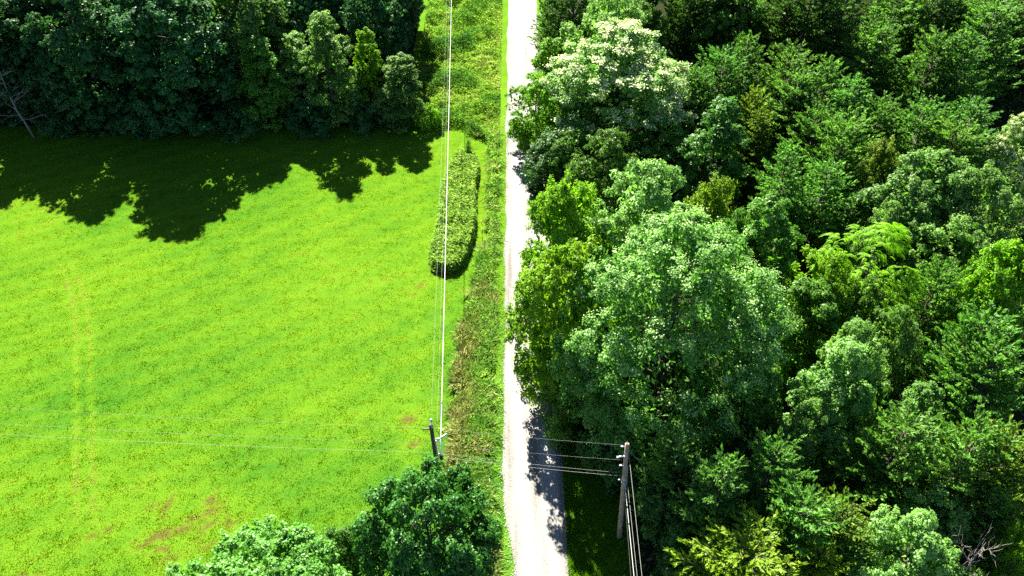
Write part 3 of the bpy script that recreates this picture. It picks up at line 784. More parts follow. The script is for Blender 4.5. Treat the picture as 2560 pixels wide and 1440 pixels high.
# key, name, category, px, py (treetop in the photo), height, crown width in photo pixels, leaf, label
RIGHT = [
    ('big', 'maple_tree', 'tree', 1703, 555, 21.5, 585, 'maple', 'largest maple beside the lane, huge round crown with pale tips'),
    ('flower', 'flowering_tree', 'tree', 1560, 65, 17.5, 380, 'pale', 'big tree beside the lane topped with cream white blossom'),
    ('rnd1', 'broadleaf_tree', 'tree', 1515, -25, 18.0, 230, 'pale', 'pale tree behind the blossoming tree at the top edge'),
    ('rnd0', 'broadleaf_tree', 'tree', 1620, 410, 18.0, 320, 'tip', 'pale yellow topped tree just behind the largest maple'),
    ('rnd2', 'broadleaf_tree', 'tree', 1440, 455, 17.0, 260, 'yellow', 'yellow green tree at the lane between the pale topped tree and the road'),
    ('rnd1', 'broadleaf_tree', 'tree', 1420, 605, 16.5, 300, 'yellow', 'bright yellow green tree leaning over the lane left of the largest maple'),
    ('rnd1', 'broadleaf_tree', 'tree', 1345, 190, 10.0, 160, 'yellow', 'yellow green tree overhanging the lane below the blossoming tree'),
    ('tall1', 'broadleaf_tree', 'tree', 1380, 95, 9.0, 110, 'yellow', 'small yellow green tree at the left foot of the blossoming tree'),
    ('pine2', 'pine_tree', 'pine tree', 1385, -20, 10.0, 110, 'pine', 'dark conifer at the lane by the top edge of the photo'),
    ('rnd2', 'broadleaf_tree', 'tree', 1490, 185, 12.0, 170, 'mid', 'mid green tree in front of the blossoming tree'),
    ('rnd2', 'broadleaf_tree', 'tree', 1390, 335, 8.0, 165, 'near', 'dark tree hanging over the lane with purplish twigs in shade'),
    ('rnd0', 'broadleaf_tree', 'tree', 1515, 330, 11.5, 180, 'mid', 'mid green tree below the blossoming tree, left of the pale topped tree'),
    ('rnd1', 'broadleaf_tree', 'tree', 1430, 330, 9.0, 140, 'mid', 'small mid green tree at the lane edge below the blossoming tree'),
    ('shrub0', 'shrub', 'shrub', 1440, 945, 5.5, 180, 'mid', 'rounded dark bush beside the lane under the largest maple'),
    ('rnd0', 'broadleaf_tree', 'tree', 1410, 800, 6.5, 150, 'near', 'low tree added as the dark shaded underside of the bright yellow green tree'),  # added, stands in for the shaded lower crown of the yellow green tree
    ('tall0', 'broadleaf_tree', 'tree', 1795, 255, 14.5, 170, 'near', 'dark pointed broadleaf with a pale green tip among the pines'),
    ('tall0', 'broadleaf_tree', 'tree', 1930, 487, 14.0, 190, 'mid', 'upright mid green tree right of the largest maple'),
    ('shrub1', 'broadleaf_tree', 'tree', 1790, 455, 10.0, 130, 'pine_olive', 'olive bushy tree between the pale topped tree and the upright green tree'),
    ('rnd1', 'broadleaf_tree', 'tree', 1860, 530, 12.0, 130, 'mid', 'small green tree between the largest maple and the upright green tree'),
    ('rnd2', 'broadleaf_tree', 'tree', 2340, 395, 15.0, 320, 'grey', 'wide grey green oak-like tree at the right behind the feathery tree'),
    ('rnd0', 'broadleaf_tree', 'tree', 2480, 430, 15.0, 250, 'grey', 'grey green tree right of the wide oak-like tree'),
    ('rnd1', 'broadleaf_tree', 'tree', 2400, 545, 12.5, 230, 'grey', 'grey green tree in front of the wide oak-like tree'),
    ('rnd0', 'broadleaf_tree', 'tree', 2240, 510, 12.0, 130, 'pale', 'small pale tree just behind the feathery tree'),
    ('rnd2', 'broadleaf_tree', 'tree', 2235, 360, 13.5, 150, 'pine_olive', 'olive yellow tree behind the wide oak-like tree'),
    ('frond', 'feathery_tree', 'tree', 2200, 562, 14.5, 260, 'frond', 'bright green tree with long feathery drooping leaves'),
    ('rnd1', 'broadleaf_tree', 'tree', 2070, 625, 13.0, 210, 'yellow', 'light green tree left of the feathery tree'),
    ('rnd0', 'broadleaf_tree', 'tree', 2060, 715, 11.5, 250, 'mid', 'green tree below the light green tree, right of the largest maple'),
    ('rnd2', 'broadleaf_tree', 'tree', 2170, 700, 11.0, 160, 'mid', 'small green tree at the foot of the feathery tree'),
    ('rnd2', 'broadleaf_tree', 'tree', 2545, 625, 14.0, 230, 'yellow', 'bright yellow leaved tree at the right edge of the photo'),
    ('rnd0', 'broadleaf_tree', 'tree', 2175, 835, 13.0, 190, 'pale', 'vine covered pale green tree right of the largest maple'),
    ('tall0', 'broadleaf_tree', 'tree', 2120, 865, 14.5, 210, 'pale', 'tall light green tree in front of the vine covered tree'),
    ('rnd1', 'broadleaf_tree', 'tree', 2270, 775, 12.0, 150, 'grey', 'grey green tree right of the vine covered tree'),
    ('tall1', 'broadleaf_tree', 'tree', 2330, 955, 10.0, 140, 'grey', 'small silvery tree beside the dark gap right of the tall light green tree'),
    ('rnd2', 'broadleaf_tree', 'tree', 2045, 1015, 11.0, 160, 'pale', 'pale leaved tree at the right foot of the largest maple'),
    ('rnd1', 'broadleaf_tree', 'tree', 2340, 1215, 9.0, 200, 'pale', 'pale tree above the lower right light green crown'),
    ('rnd0', 'broadleaf_tree', 'tree', 2320, 1310, 11.5, 270, 'tip', 'round light green tree near the lower right corner'),
    ('rnd2', 'broadleaf_tree', 'tree', 2220, 1400, 6.5, 150, 'grey', 'small silvery tree at the bottom edge left of the round light green tree'),
    ('pine3', 'cedar_tree', 'cedar tree', 1880, 1350, 10.0, 440, 'cedar', 'yellow green cedar spreading along the bottom edge'),
    ('pine1', 'cedar_tree', 'cedar tree', 2035, 1375, 9.0, 260, 'cedar', 'yellow green cedar at the bottom edge, right of the wider one'),
    ('rnd1', 'broadleaf_tree', 'tree', 2610, 1300, 10.0, 120, 'yellow', 'bright tree cut by the right edge near the bottom corner'),
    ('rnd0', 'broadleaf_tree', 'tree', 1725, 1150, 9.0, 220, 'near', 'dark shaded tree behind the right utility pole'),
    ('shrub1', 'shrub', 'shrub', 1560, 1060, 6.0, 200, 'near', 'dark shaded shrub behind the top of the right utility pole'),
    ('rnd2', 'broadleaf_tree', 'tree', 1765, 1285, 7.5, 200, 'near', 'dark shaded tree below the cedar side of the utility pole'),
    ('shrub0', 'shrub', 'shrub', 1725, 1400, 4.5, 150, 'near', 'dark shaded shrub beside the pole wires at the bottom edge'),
    ('shrub0', 'shrub', 'shrub', 1900, 1020, 6.5, 190, 'near', 'dark shrub added for the shaded gap at the right foot of the largest maple'),  # added to keep a shaded gap dark where the floor caught sun
    # pines
    ('pine2', 'pine_tree', 'pine tree', 1890, 75, 15.0, 150, 'pine', 'tall pointed pine rising above its neighbours right of the blossoming tree'),
    ('pine1', 'pine_tree', 'pine tree', 1810, 125, 14.0, 170, 'pine_blue', 'rounded pine left of the tall pointed pine'),
    ('pine0', 'pine_tree', 'pine tree', 1740, 165, 12.5, 150, 'pine', 'pine touching the right side of the blossoming tree'),
    ('pine3', 'pine_tree', 'pine tree', 1970, 110, 14.0, 170, 'pine', 'pine just right of the tall pointed pine'),
    ('pine0', 'pine_tree', 'pine tree', 2090, 140, 14.5, 150, 'pine', 'pointed pine second right of the tall pointed pine'),
    ('pine1', 'pine_tree', 'pine tree', 2010, 175, 13.5, 190, 'pine_blue', 'bluish pine below the pine right of the tall pointed pine'),
    ('pine2', 'pine_tree', 'pine tree', 2145, 180, 14.5, 170, 'pine_blue', 'bluish pointed pine at the middle of the pine slope'),
    ('pine3', 'pine_tree', 'pine tree', 2205, 245, 13.0, 170, 'pine', 'broad pine right of the bluish pointed pine'),
    ('pine0', 'pine_tree', 'pine tree', 1900, 215, 12.0, 110, 'pine_olive', 'yellowish pine right of the dark pointed broadleaf, upper one'),
    ('pine2', 'pine_tree', 'pine tree', 1905, 275, 11.0, 110, 'pine_olive', 'yellowish pine right of the dark pointed broadleaf, lower one'),
    ('pine1', 'pine_tree', 'pine tree', 2040, 255, 12.5, 160, 'pine', 'pine in the heart of the pine slope below the bluish pine'),
    ('pine3', 'pine_tree', 'pine tree', 2115, 295, 14.0, 190, 'pine', 'pine standing forward in the middle of the pine slope'),
    ('pine1', 'pine_tree', 'pine tree', 2320, 245, 13.5, 190, 'pine_blue', 'wide pine behind the olive yellow tree'),
    ('pine0', 'pine_tree', 'pine tree', 2450, 245, 14.0, 190, 'pine_blue', 'pointed pine behind the grey green trees at the right'),
    ('pine3', 'pine_tree', 'pine tree', 2395, 300, 13.0, 180, 'pine', 'pine between the wide pine and the grey green trees'),
    ('pine2', 'pine_tree', 'pine tree', 1990, 350, 13.0, 150, 'pine', 'pine above the upright mid green tree'),
    ('pine0', 'pine_tree', 'pine tree', 2080, 395, 12.5, 170, 'pine', 'dark lower pine left of the olive yellow tree'),
    ('pine1', 'pine_tree', 'pine tree', 1720, 235, 10.0, 150, 'pine', 'low pine at the right foot of the blossoming tree'),
    ('pine3', 'pine_tree', 'pine tree', 2350, 75, 14.0, 170, 'pine', 'sunlit back row pine left of the dark hollow at upper right'),
    ('pine0', 'pine_tree', 'pine tree', 2425, 80, 14.5, 150, 'pine_blue', 'pointed back row pine beside the dark hollow at upper right'),
    ('pine1', 'pine_tree', 'pine tree', 2225, 55, 13.5, 170, 'pine', 'sunlit pine in the upper row above the bluish pointed pine'),
    ('pine2', 'pine_tree', 'pine tree', 2120, 0, 14.0, 160, 'pine', 'top edge pine above the pointed pine second right of the tall one'),
    ('pine1', 'pine_tree', 'pine tree', 2260, -25, 14.0, 170, 'pine_blue', 'top edge pine above the sunlit upper row pine'),
    ('pine0', 'pine_tree', 'pine tree', 2400, -30, 14.0, 170, 'pine', 'top edge pine left of the rightmost top edge pine'),
    ('pine3', 'pine_tree', 'pine tree', 2500, -5, 14.5, 190, 'pine_blue', 'rightmost top edge pine in the corner'),
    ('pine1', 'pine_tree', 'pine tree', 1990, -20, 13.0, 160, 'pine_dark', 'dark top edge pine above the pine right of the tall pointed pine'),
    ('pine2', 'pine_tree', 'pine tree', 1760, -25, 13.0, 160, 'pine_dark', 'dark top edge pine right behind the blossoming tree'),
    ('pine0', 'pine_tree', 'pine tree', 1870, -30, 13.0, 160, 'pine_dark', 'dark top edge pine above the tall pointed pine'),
    ('flower', 'flowering_tree', 'tree', 2560, 300, 12.0, 150, 'pale', 'cream topped tree cut by the right edge of the photo'),
    ('pine1', 'pine_tree', 'pine tree', 2360, 655, 12.0, 160, 'pine', 'soft green pine right of the feathery tree'),
    ('pine3', 'pine_tree', 'pine tree', 2480, 760, 13.0, 210, 'pine', 'wide pine below the bright yellow leaved tree'),
    ('pine1', 'pine_tree', 'pine tree', 2520, 870, 13.0, 220, 'pine', 'wide pine cut by the right edge, middle of its side'),
    ('pine0', 'pine_tree', 'pine tree', 2420, 830, 11.0, 150, 'pine_blue', 'bluish pine right of the grey green tree by the vine covered tree'),
    ('pine3', 'pine_tree', 'pine tree', 2255, 1030, 13.0, 260, 'pine', 'broad pine right of the pale leaved tree, above the dark hollow'),
    ('pine1', 'pine_tree', 'pine tree', 2430, 1035, 13.5, 240, 'pine', 'broad sunlit pine near the right edge above the corner trees'),
    ('pine3', 'pine_tree', 'pine tree', 2530, 1080, 12.5, 220, 'pine_olive', 'olive pine cut by the right edge above the corner trees'),
    ('pine0', 'pine_tree', 'pine tree', 2400, 1150, 11.0, 190, 'pine', 'pine in front of the broad sunlit pine'),
    ('pine0', 'pine_tree', 'pine tree', 2520, 1235, 9.5, 160, 'pine', 'pine just above the bare twigs in the corner'),
    ('pine2', 'pine_tree', 'pine tree', 1825, 1100, 13.5, 210, 'pine_blue', 'pine with a sunlit top right of the utility pole'),
    ('pine1', 'pine_tree', 'pine tree', 1960, 1095, 12.5, 190, 'pine_blue', 'pine right of the sunlit topped pine, half in the maple shadow'),
    ('pine0', 'pine_tree', 'pine tree', 1740, 1090, 11.0, 190, 'pine_blue', 'pine left of the sunlit topped pine, deep in the maple shadow'),
    ('pine3', 'pine_tree', 'pine tree', 2010, 1235, 11.5, 260, 'pine', 'broad pine above the yellow cedars'),
    ('pine1', 'pine_tree', 'pine tree', 2110, 1265, 10.5, 220, 'pine_olive', 'olive pine with reddish twigs right of the broad pine above the cedars'),
    ('pine3', 'pine_tree', 'pine tree', 1790, 1260, 9.0, 140, 'pine', 'small pine above the left end of the yellow cedars'),
    ('pine0', 'pine_tree', 'pine tree', 2140, 1345, 8.5, 170, 'pine', 'small pine between the cedars and the round light green tree'),
    ('pine2', 'pine_tree', 'pine tree', 2425, 1415, 7.0, 110, 'pine_blue', 'small bluish pine in front of the bare twigs at the bottom edge'),
]
for key, nm, cat, px, py, h, w, mt, lb in RIGHT:
    if cat == 'pine tree':
        w *= 1.3
    plant_px(key, nm, lb, cat, px, py, h, w, mt, GP if cat == 'pine tree' else GB if cat == 'tree' else None)
plant_px('dead', 'dead_tree', 'bare pale twigs of a dead tree in the lower right corner', 'dead tree', 2485, 1325, 11.0, 200)

# the wood goes on beyond the top edge; pines nearer the lane raised to cast shade
bk = random.Random(9)
for k in range(26):
    x_ = 9 + (k % 12) * 7.2 + bk.uniform(-2, 2)
    y_ = 112 + (k // 12) * 9 + bk.uniform(-2.5, 2.5)
    if bk.random() < .75:
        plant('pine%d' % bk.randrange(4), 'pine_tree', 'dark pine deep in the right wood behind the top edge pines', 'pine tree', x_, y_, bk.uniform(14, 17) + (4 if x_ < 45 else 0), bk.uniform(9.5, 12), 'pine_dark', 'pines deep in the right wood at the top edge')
    else:
        plant('rnd%d' % bk.randrange(3), 'broadleaf_tree', 'dark broadleaf tree deep in the right wood behind the top edge pines', 'tree', x_, y_, bk.uniform(12, 15), bk.uniform(9, 11), 'mid', 'broadleaf trees deep in the right wood at the top edge')

# foreground trees on the lawn
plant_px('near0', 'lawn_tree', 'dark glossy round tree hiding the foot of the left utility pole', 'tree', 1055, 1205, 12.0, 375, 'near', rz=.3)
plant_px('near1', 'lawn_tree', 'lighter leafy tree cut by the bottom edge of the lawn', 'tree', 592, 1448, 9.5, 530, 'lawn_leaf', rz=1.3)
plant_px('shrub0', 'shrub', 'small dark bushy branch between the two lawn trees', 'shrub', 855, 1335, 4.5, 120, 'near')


# ------------------------------------------------------------------ grass and weeds (nobody could count them)
rng = np.random.RandomState(77)


def blades(x, y, h, w, lean, tone, z0=0.0, lean_dir=None):
    """one leaning triangle per blade"""
    n = len(x)
    a = rng.uniform(0, 6.283, n)
    ld = rng.uniform(0, 6.283, n) if lean_dir is None else lean_dir
    b = np.stack((x, y, np.full(n, z0)), 1)
    s = np.stack((np.cos(a), np.sin(a), np.zeros(n)), 1) * (w * .5)[:, None]
    tip = b + np.stack((np.cos(ld) * lean * h, np.sin(ld) * lean * h, h), 1)
    v = np.stack((b - s, b + s, tip), 1).reshape(-1, 3)
    return v, tone


def tri_mesh(name, v, mat, tone):
    n = len(v) // 3
    return raw_mesh(name, v, np.full(n, 3), np.arange(3 * n), [mat], {'tone': ('FACE', tone)})


def grass_mat(name, stops, trans=.5, gain=1.3, gloss=0.0):
    m = leaf_mat(name, stops[0][1], stops[1][1], trans=trans, trans_gain=gain, gloss=gloss, value=1.0, rough=.5, obj_var=0.0, warm=(1.02, 1.08, .6))
    for nd in m.node_tree.nodes:
        if nd.type == 'VALTORGB':
            el = nd.color_ramp.elements
            while len(el) < len(stops): el.new(.5)
            for e, (p, c) in zip(el, stops):
                e.position = p; e.color = (*c, 1)
        if nd.type == 'MATH' and nd.operation == 'MULTIPLY_ADD':
            nd.inputs[1].default_value = .12; nd.inputs[2].default_value = -.06
    return m


m_grass = grass_mat('lawn_grass', GRASS_STOPS)
# short grass: visible part of the lawn, and the verges
NG = 620000
x = rng.uniform(-74, -0.6, NG); y = 34 + 66.5 * rng.rand(NG) ** 1.25
keep = (np.abs(x) < .62 * (y * .766 + 36.7) + 3) & (x < road_left(y) + .75 * rng.rand(NG) ** 3) & (island(x, y) > .9) & ((x < verge_left(y) + .4) | (x > -2.6))
x, y = x[keep], y[keep]
dt = dirt_amount(x, y)
keep = rng.rand(len(x)) > dt * .36
x, y, dt = x[keep], y[keep], dt[keep]
hum = vnoise(x, y, .55, 51, 2)
h = (.03 + .17 * hum ** 2) * rng.uniform(.6, 1.3, len(x))
tn = np.clip(lawn_tone(x, y) + .08 + rng.normal(0, .05, len(x)) - .32 * rng.rand(len(x)) ** 5 + .42 * dt, 0, 1)
v, tn = blades(x, y, h, rng.uniform(.035, .085, len(x)), rng.uniform(.1, .9, len(x)), tn)
g = obj('grass', tri_mesh('grass', v, m_grass, tn))
tag(g, 'short mown bright green grass of the lawn and verge', 'grass', kind='stuff')

# grass on the shaded right verge
n = 30000
x = 4.1 + 4.5 * rng.rand(n) ** 1.3; y = rng.uniform(33, 60, n)
v, tn = blades(x, y, .1 + .2 * rng.rand(n), rng.uniform(.03, .07, n), rng.uniform(.1, .8, n), rng.uniform(.1, .5, n))
g = obj('grass', tri_mesh('grass', v, m_grass, tn))
tag(g, 'longer grass in the shade between the lane and the right wood', 'grass', kind='stuff')

# tall weeds at the top, beside the wood
m_weed = grass_mat('weed_leaf', [(0, (.030, .095, .022)), (.45, (.105, .225, .025)), (.8, (.20, .29, .05)), (1, (.32, .34, .14))], gloss=.35)
m_strip = grass_mat('strip_grass', [(0, (.045, .14, .025)), (.45, (.10, .235, .028)), (.8, (.20, .32, .06)), (1, (.36, .40, .18))], gloss=.3)
m_brush = grass_mat('brush_leaf', [(0, (.040, .115, .025)), (.45, (.130, .250, .036)), (.8, (.215, .315, .075)), (1, (.30, .36, .17))], gloss=.5)
m_hay = grass_mat('dry_grass', [(0, (.045, .085, .018)), (.4, (.14, .175, .045)), (.75, (.29, .275, .105)), (1, (.50, .45, .23))], gloss=.2)


def weed_patch(name, x, y, hgt, tone, mat, ls=.22, up=.25, zp=.4):
    n = len(x)
    z = hgt * rng.rand(n) ** zp
    c = np.stack((x, y, z), 1)
    ax = rng.normal(0, 1, (n, 3)) * np.array((1, 1, .5)) + np.array((0, 0, up))
    nr = unit(rng.normal(0, .7, (n, 3)) + np.array((0, 0, .8)))
    ln = ls * rng.uniform(.5, 1.5, n)
    return quad_mesh(name, leaves(c, ax, nr, ln, ln * rng.uniform(.2, .45, n)), [mat], np.clip(tone, 0, 1))


n = 120000
x = rng.uniform(-17, -1.6, n); y = rng.uniform(97, 152, n)
keep = x > verge_left(y) + .0
x, y = x[keep], y[keep]
hn = vnoise(x, y, 2.2, 61, 3); hn2 = vnoise(x, y, 5.5, 62, 2)
hg = .25 + 3.2 * np.clip(hn - .25, 0, 1) ** 1.6 + 1.0 * sstep(.5, .75, hn2)
hg *= np.clip((-1.3 - x) / 2.2, .15, 1)
tn = .56 + .6 * (vnoise(x, y, 3.0, 63, 3) - .5) - .45 * sstep(.55, .75, hn2) + .12 * sstep(-9, -2, x) + rng.normal(0, .13, len(x))
o = obj('tall_weeds', weed_patch('tall_weeds', x, y, hg, tn, m_weed, .30))
tag(o, 'tangle of tall sunlit weeds between the dark wood and the lane', 'weeds', kind='stuff')

# uncut strip beside the lane
n = 44000
x = rng.uniform(-5.5, -1.2, n); y = 33 + 66 * rng.rand(n) ** 1.15
vl = verge_left(y)
rt = -1.95 + .5 * (vnoise(y, y * 0, 1.5, 65, 2) - .5) + .5 * sstep(44, 36, y)
keep = (x > vl) & (x < rt)
x, y, vl, rt = x[keep], y[keep], vl[keep], rt[keep]
u = (x - vl) / np.maximum(rt - vl, .3)
dry = .8 * sstep(.58, .36, u + .35 * (vnoise(x, y, 1.6, 66, 2) - .5)) * sstep(70, 60, y) * sstep(36, 43, y)
dry = np.maximum(dry, .75 * sstep(.55, .7, vnoise(x, y, 2.2, 67, 2)) * sstep(72, 66, y))
isdry = rng.rand(len(x)) < dry
hg = (.20 + .70 * vnoise(x, y, 1.1, 68, 2)) * np.clip(np.minimum(u, 1 - u) * 6 + .35, .3, 1)
tn = .58 + .55 * (vnoise(x, y, 1.5, 69, 3) - .5) + .25 * sstep(66, 80, y) * (vnoise(x, y, .9, 70, 2)) + rng.normal(0, .12, len(x))
g_ = ~isdry
o = obj('verge_weeds', weed_patch('verge_weeds', x[g_], y[g_], hg[g_], tn[g_], m_strip, .30))
tag(o, 'green tall grass and weeds along the left side of the lane', 'weeds', kind='stuff')
def tussocks(name, cx, cy, ch, per, mat, tone, width=.075):
    """lodged tufts of long blades, each tuft combed in one direction"""
    n = len(cx) * per
    ci = np.repeat(np.arange(len(cx)), per)
    dr = rng.uniform(0, 6.283, len(cx))
    a = dr[ci] + rng.normal(0, .65, n)
    el = rng.uniform(.25, 1.15, n)
    ax = np.stack((np.cos(a) * np.cos(el), np.sin(a) * np.cos(el), np.sin(el)), 1)
    ln = ch[ci] * rng.uniform(.6, 1.2, n)
    r_ = ch[ci] * .28
    base = np.stack((cx[ci] + rng.normal(0, 1, n) * r_, cy[ci] + rng.normal(0, 1, n) * r_, np.zeros(n)), 1)
    nr = unit(np.stack((-np.cos(a) * np.sin(el), -np.sin(a) * np.sin(el), np.cos(el)), 1) + rng.normal(0, .35, (n, 3)))
    v = leaves(base + ax * (ln * .5)[:, None], ax, nr, ln, width * rng.uniform(.6, 1.4, n))
    return quad_mesh(name, v, [mat], np.clip(tone[ci] + rng.normal(0, .13, n), 0, 1))


xd, yd = x[isdry], y[isdry]
pick = rng.choice(len(xd), min(330, len(xd)), replace=False)
o = obj('dry_grass', tussocks('dry_grass', xd[pick], yd[pick], rng.uniform(.65, 1.25, len(pick)), 46, m_hay, np.clip(rng.normal(.55, .2, len(pick)), 0, 1)))
tag(o, 'brown dry grass lodged along the lawn side of the roadside strip', 'dry grass', kind='stuff')
xg, yg = x[g_], y[g_]
pick = rng.choice(len(xg), 520, replace=False)
o = obj('tall_grass', tussocks('tall_grass', xg[pick], yg[pick], rng.uniform(.7, 1.3, len(pick)), 44, m_strip, np.clip(rng.normal(.6, .2, len(pick)), 0, 1)))
tag(o, 'tufts of tall green grass leaning in the roadside strip', 'grass', kind='stuff')

# oval island of uncut shrubs
n = 60000
x = rng.uniform(-9.2, -3.2, n); y = rng.uniform(69.5, 94, n)
iv = island(x, y)
keep = iv + .45 * (vnoise(x, y, 1.1, 73, 3) - .5) < 1.0
x, y, iv = x[keep], y[keep], iv[keep]
hg = (.80 + .65 * vnoise(x, y, 1.0, 74, 3)) * (1 + .5 * (rng.rand(len(x)) < .04)) * np.clip((1.10 - iv) * 3, .30, 1)
tn = .58 + .5 * (vnoise(x, y, 1.2, 75, 3) - .5) + rng.normal(0, .12, len(x))
o = thing('shrub_bed', 'oval island of uncut leafy brush left standing in the lawn', 'shrub bed', (-6.2, 81.6, 0))
v_me = weed_patch('foliage', x + 6.2, y - 81.6, hg, tn, m_brush, .34, .10, .22)
fo = obj('foliage', v_me, o)
tb = Tubes()
for q in range(160):
    k_ = rng.randint(len(x))
    if iv[k_] < .85:
        tb.add([(x[k_] + 6.2, y[k_] - 81.6, 0), (x[k_] + 6.2 + rng.normal(0, .12), y[k_] - 81.6 + rng.normal(0, .12), hg[k_] * .9)], [.02, .008], 4)
tag(obj('stems', tb.mesh('stems', M['bark']), o), kind='stuff')
plant('pine2', 'conifer_sapling', 'small dark conifer sapling at the far tip of the oval brush island', 'sapling', -5.3, 92.6, 2.6, 1.3, 'pine')

# undergrowth below the wood right of the lane
n = 52000
x = 4.6 + 80 * rng.rand(n); y = rng.uniform(34, 130, n)
keep = (np.abs(x) < .62 * (y * .766 + 36.7) + 4) & (x > 4.4 + 3.6 * sstep(48, 42, y))
x, y = x[keep], y[keep]
hg = .3 + 2.4 * vnoise(x, y, 3.0, 81, 3) * np.clip((x - 4.3) / 2, .3, 1)
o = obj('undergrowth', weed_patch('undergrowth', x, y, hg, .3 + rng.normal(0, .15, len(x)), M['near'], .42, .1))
tag(o, 'dark leafy undergrowth on the floor of the right wood', 'undergrowth', kind='stuff')
n = 16000
x = -95 + 80 * rng.rand(n); y = rng.uniform(100, 128, n)
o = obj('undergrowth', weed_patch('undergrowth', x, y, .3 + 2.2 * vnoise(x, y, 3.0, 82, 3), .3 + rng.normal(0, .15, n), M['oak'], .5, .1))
tag(o, 'dark leafy undergrowth on the floor of the shaded left wood', 'undergrowth', kind='stuff')

# loose stones along the lane's edges
n = 2600
y = 34 + 75 * rng.rand(n) ** 1.2
left = rng.rand(n) < .72
x = np.where(left, road_left(y) + rng.normal(.12, .26, n), road_right(y) + rng.normal(-.15, .25, n))
s = rng.uniform(.015, .05, n)
oct_ = np.array(((1, 0, 0), (0, 1, 0), (-1, 0, 0), (0, -1, 0), (0, 0, .8), (0, 0, -.6)))
fo_ = np.array(((0, 1, 4), (1, 2, 4), (2, 3, 4), (3, 0, 4), (1, 0, 5), (2, 1, 5), (3, 2, 5), (0, 3, 5)))
vv = (oct_[None] * s[:, None, None] * rng.uniform(.6, 1.4, (n, 6, 1)) + np.stack((x, y, .05 + s * .3), 1)[:, None, :]).reshape(-1, 3)
ff = (fo_[None] + (np.arange(n) * 6)[:, None, None]).reshape(-1, 3)
m_stone = plain_mat('limestone_chip', (.5, .48, .45), .85)
o = obj('gravel', raw_mesh('gravel', vv, np.full(len(ff), 3), ff.ravel(), [m_stone]))
tag(o, 'loose pale gravel chips along the edges of the lane', 'gravel', kind='stuff')


# ------------------------------------------------------------------ utility poles and wires
def lathe(profile, sides=12):
    """profile [(r, z)] -> verts, faces"""
    v, f = [], []
    for r, z in profile:
        for j in range(sides):
            a = j / sides * 2 * math.pi
            v.append((r * math.cos(a), r * math.sin(a), z))
    for i in range(len(profile) - 1):
        for j in range(sides):
            k = (j + 1) % sides
            f.append((i * sides + j, i * sides + k, (i + 1) * sides + k, (i + 1) * sides + j))
    f.append(tuple(range(sides))[::-1]); f.append(tuple((len(profile) - 1) * sides + j for j in range(sides)))
    return np.array(v), f


def lathe_mesh(name, profile, mat, sides=12):
    v, f = lathe(profile, sides)
    return raw_mesh(name, v, [len(q) for q in f], [i for q in f for i in q], [mat], smooth=True)


INSUL = [(.015, -.16), (.02, -.02), (.055, 0), (.075, .03), (.05, .05), (.07, .075), (.045, .10), (.055, .12), (.035, .15), (.0, .155)]


def tube_obj(name, pts, r, mat, parent=None, sides=6, origin=None):
    pts = np.asarray(pts, float)
    o_ = np.zeros(3) if origin is None else np.asarray(origin, float)
    return obj(name, Tubes().add(pts - o_, r, sides).mesh(name, mat), parent)


def sagline(a, b, sag, n=24):
    s = np.linspace(0, 1, n)[:, None]
    p = np.asarray(a) * (1 - s) + np.asarray(b) * s
    p[:, 2] -= (4 * sag * s * (1 - s))[:, 0]
    return p


# left pole
LB, _ = at(1110, 1277, 0)
LT, _ = at(1077, 1062, 10.0)
def lp(t):
    return LB + (LT - LB) * t
pole = thing('utility_pole', 'leaning dark wooden utility pole at the lawn edge, its foot hidden by a tree', 'utility pole', LB, 'wooden utility poles')
tube_obj('shaft', [lp(t) for t in np.linspace(0, 1, 8)], np.linspace(.19, .14, 8), M['polewood_dark'], pole, 12, LB)
pin = lp(1.0) + np.array((.0, 0, .0))
tube_obj('top_pin', [pin - np.array((-.06, .10, .35)), pin + np.array((.06, -.1, .42))], .035, M['steel'], pole, 8, LB)
o = obj('insulator', lathe_mesh('insulator', INSUL, M['porcelain']), pole); o.location = pin + np.array((.06, -.1, .50)) - LB; o.scale = (1.5, 1.5, 1.5)
ins_top = pin + np.array((.06, -.1, .62))
# bracket arms
A0 = lp(.965)
tube_obj('crossarm', [A0 + np.array((-.62, -.12, .0)), A0 + np.array((.0, -.12, .03))], .06, M['polewood_dark'], pole, 6, LB)
A1 = lp(.86)
tube_obj('bracket_arm', [A1 + np.array((.05, -.1, .0)), A1 + np.array((.70, -.12, .12))], .05, M['steel'], pole, 6, LB)
for k, (dx, dz) in enumerate(((.62, .16), (.80, .30), (.92, .44))):
    o = obj('insulator', bpy.data.meshes['insulator'], pole); o.location = A1 + np.array((dx, -.12, dz)) - LB; o.rotation_euler = (0, .6, 0)
    o.scale = (1.2, 1.2, 1.2)
A2 = lp(.70)
tube_obj('bracket_arm', [A2 + np.array((.1, -.12, 0)), A2 + np.array((.42, -.18, .03))], .045, M['steel'], pole, 6, LB)
can = thing('splice_can', None, None, (0, 0, 0))
bpy.data.objects.remove(can)
o = obj('terminal_can', lathe_mesh('terminal_can', [(.0, -.42), (.11, -.41), (.13, -.36), (.13, .0), (.11, .05), (.0, .06)], M['rubber']), pole)
o.location = A2 + np.array((.45, -.25, -.05)) - LB
tube_obj('down_conduit', [lp(t) + np.array((.20, -.06, 0)) for t in (.22, .5, .84)], .04, M['porcelain'], pole, 6, LB)
for k in range(3):
    s = np.linspace(0, 1, 8)
    p = A1[None] * (1 - s[:, None]) + A2[None] * s[:, None] + np.array((.30 + .06 * k, -.2, 0)) + np.stack((.22 * np.sin(s * 3.14) * (1 + .3 * k), s * 0, s * 0), 1)
    tube_obj('jumper_wire', p, .016, M['cable'], pole, 5, LB)

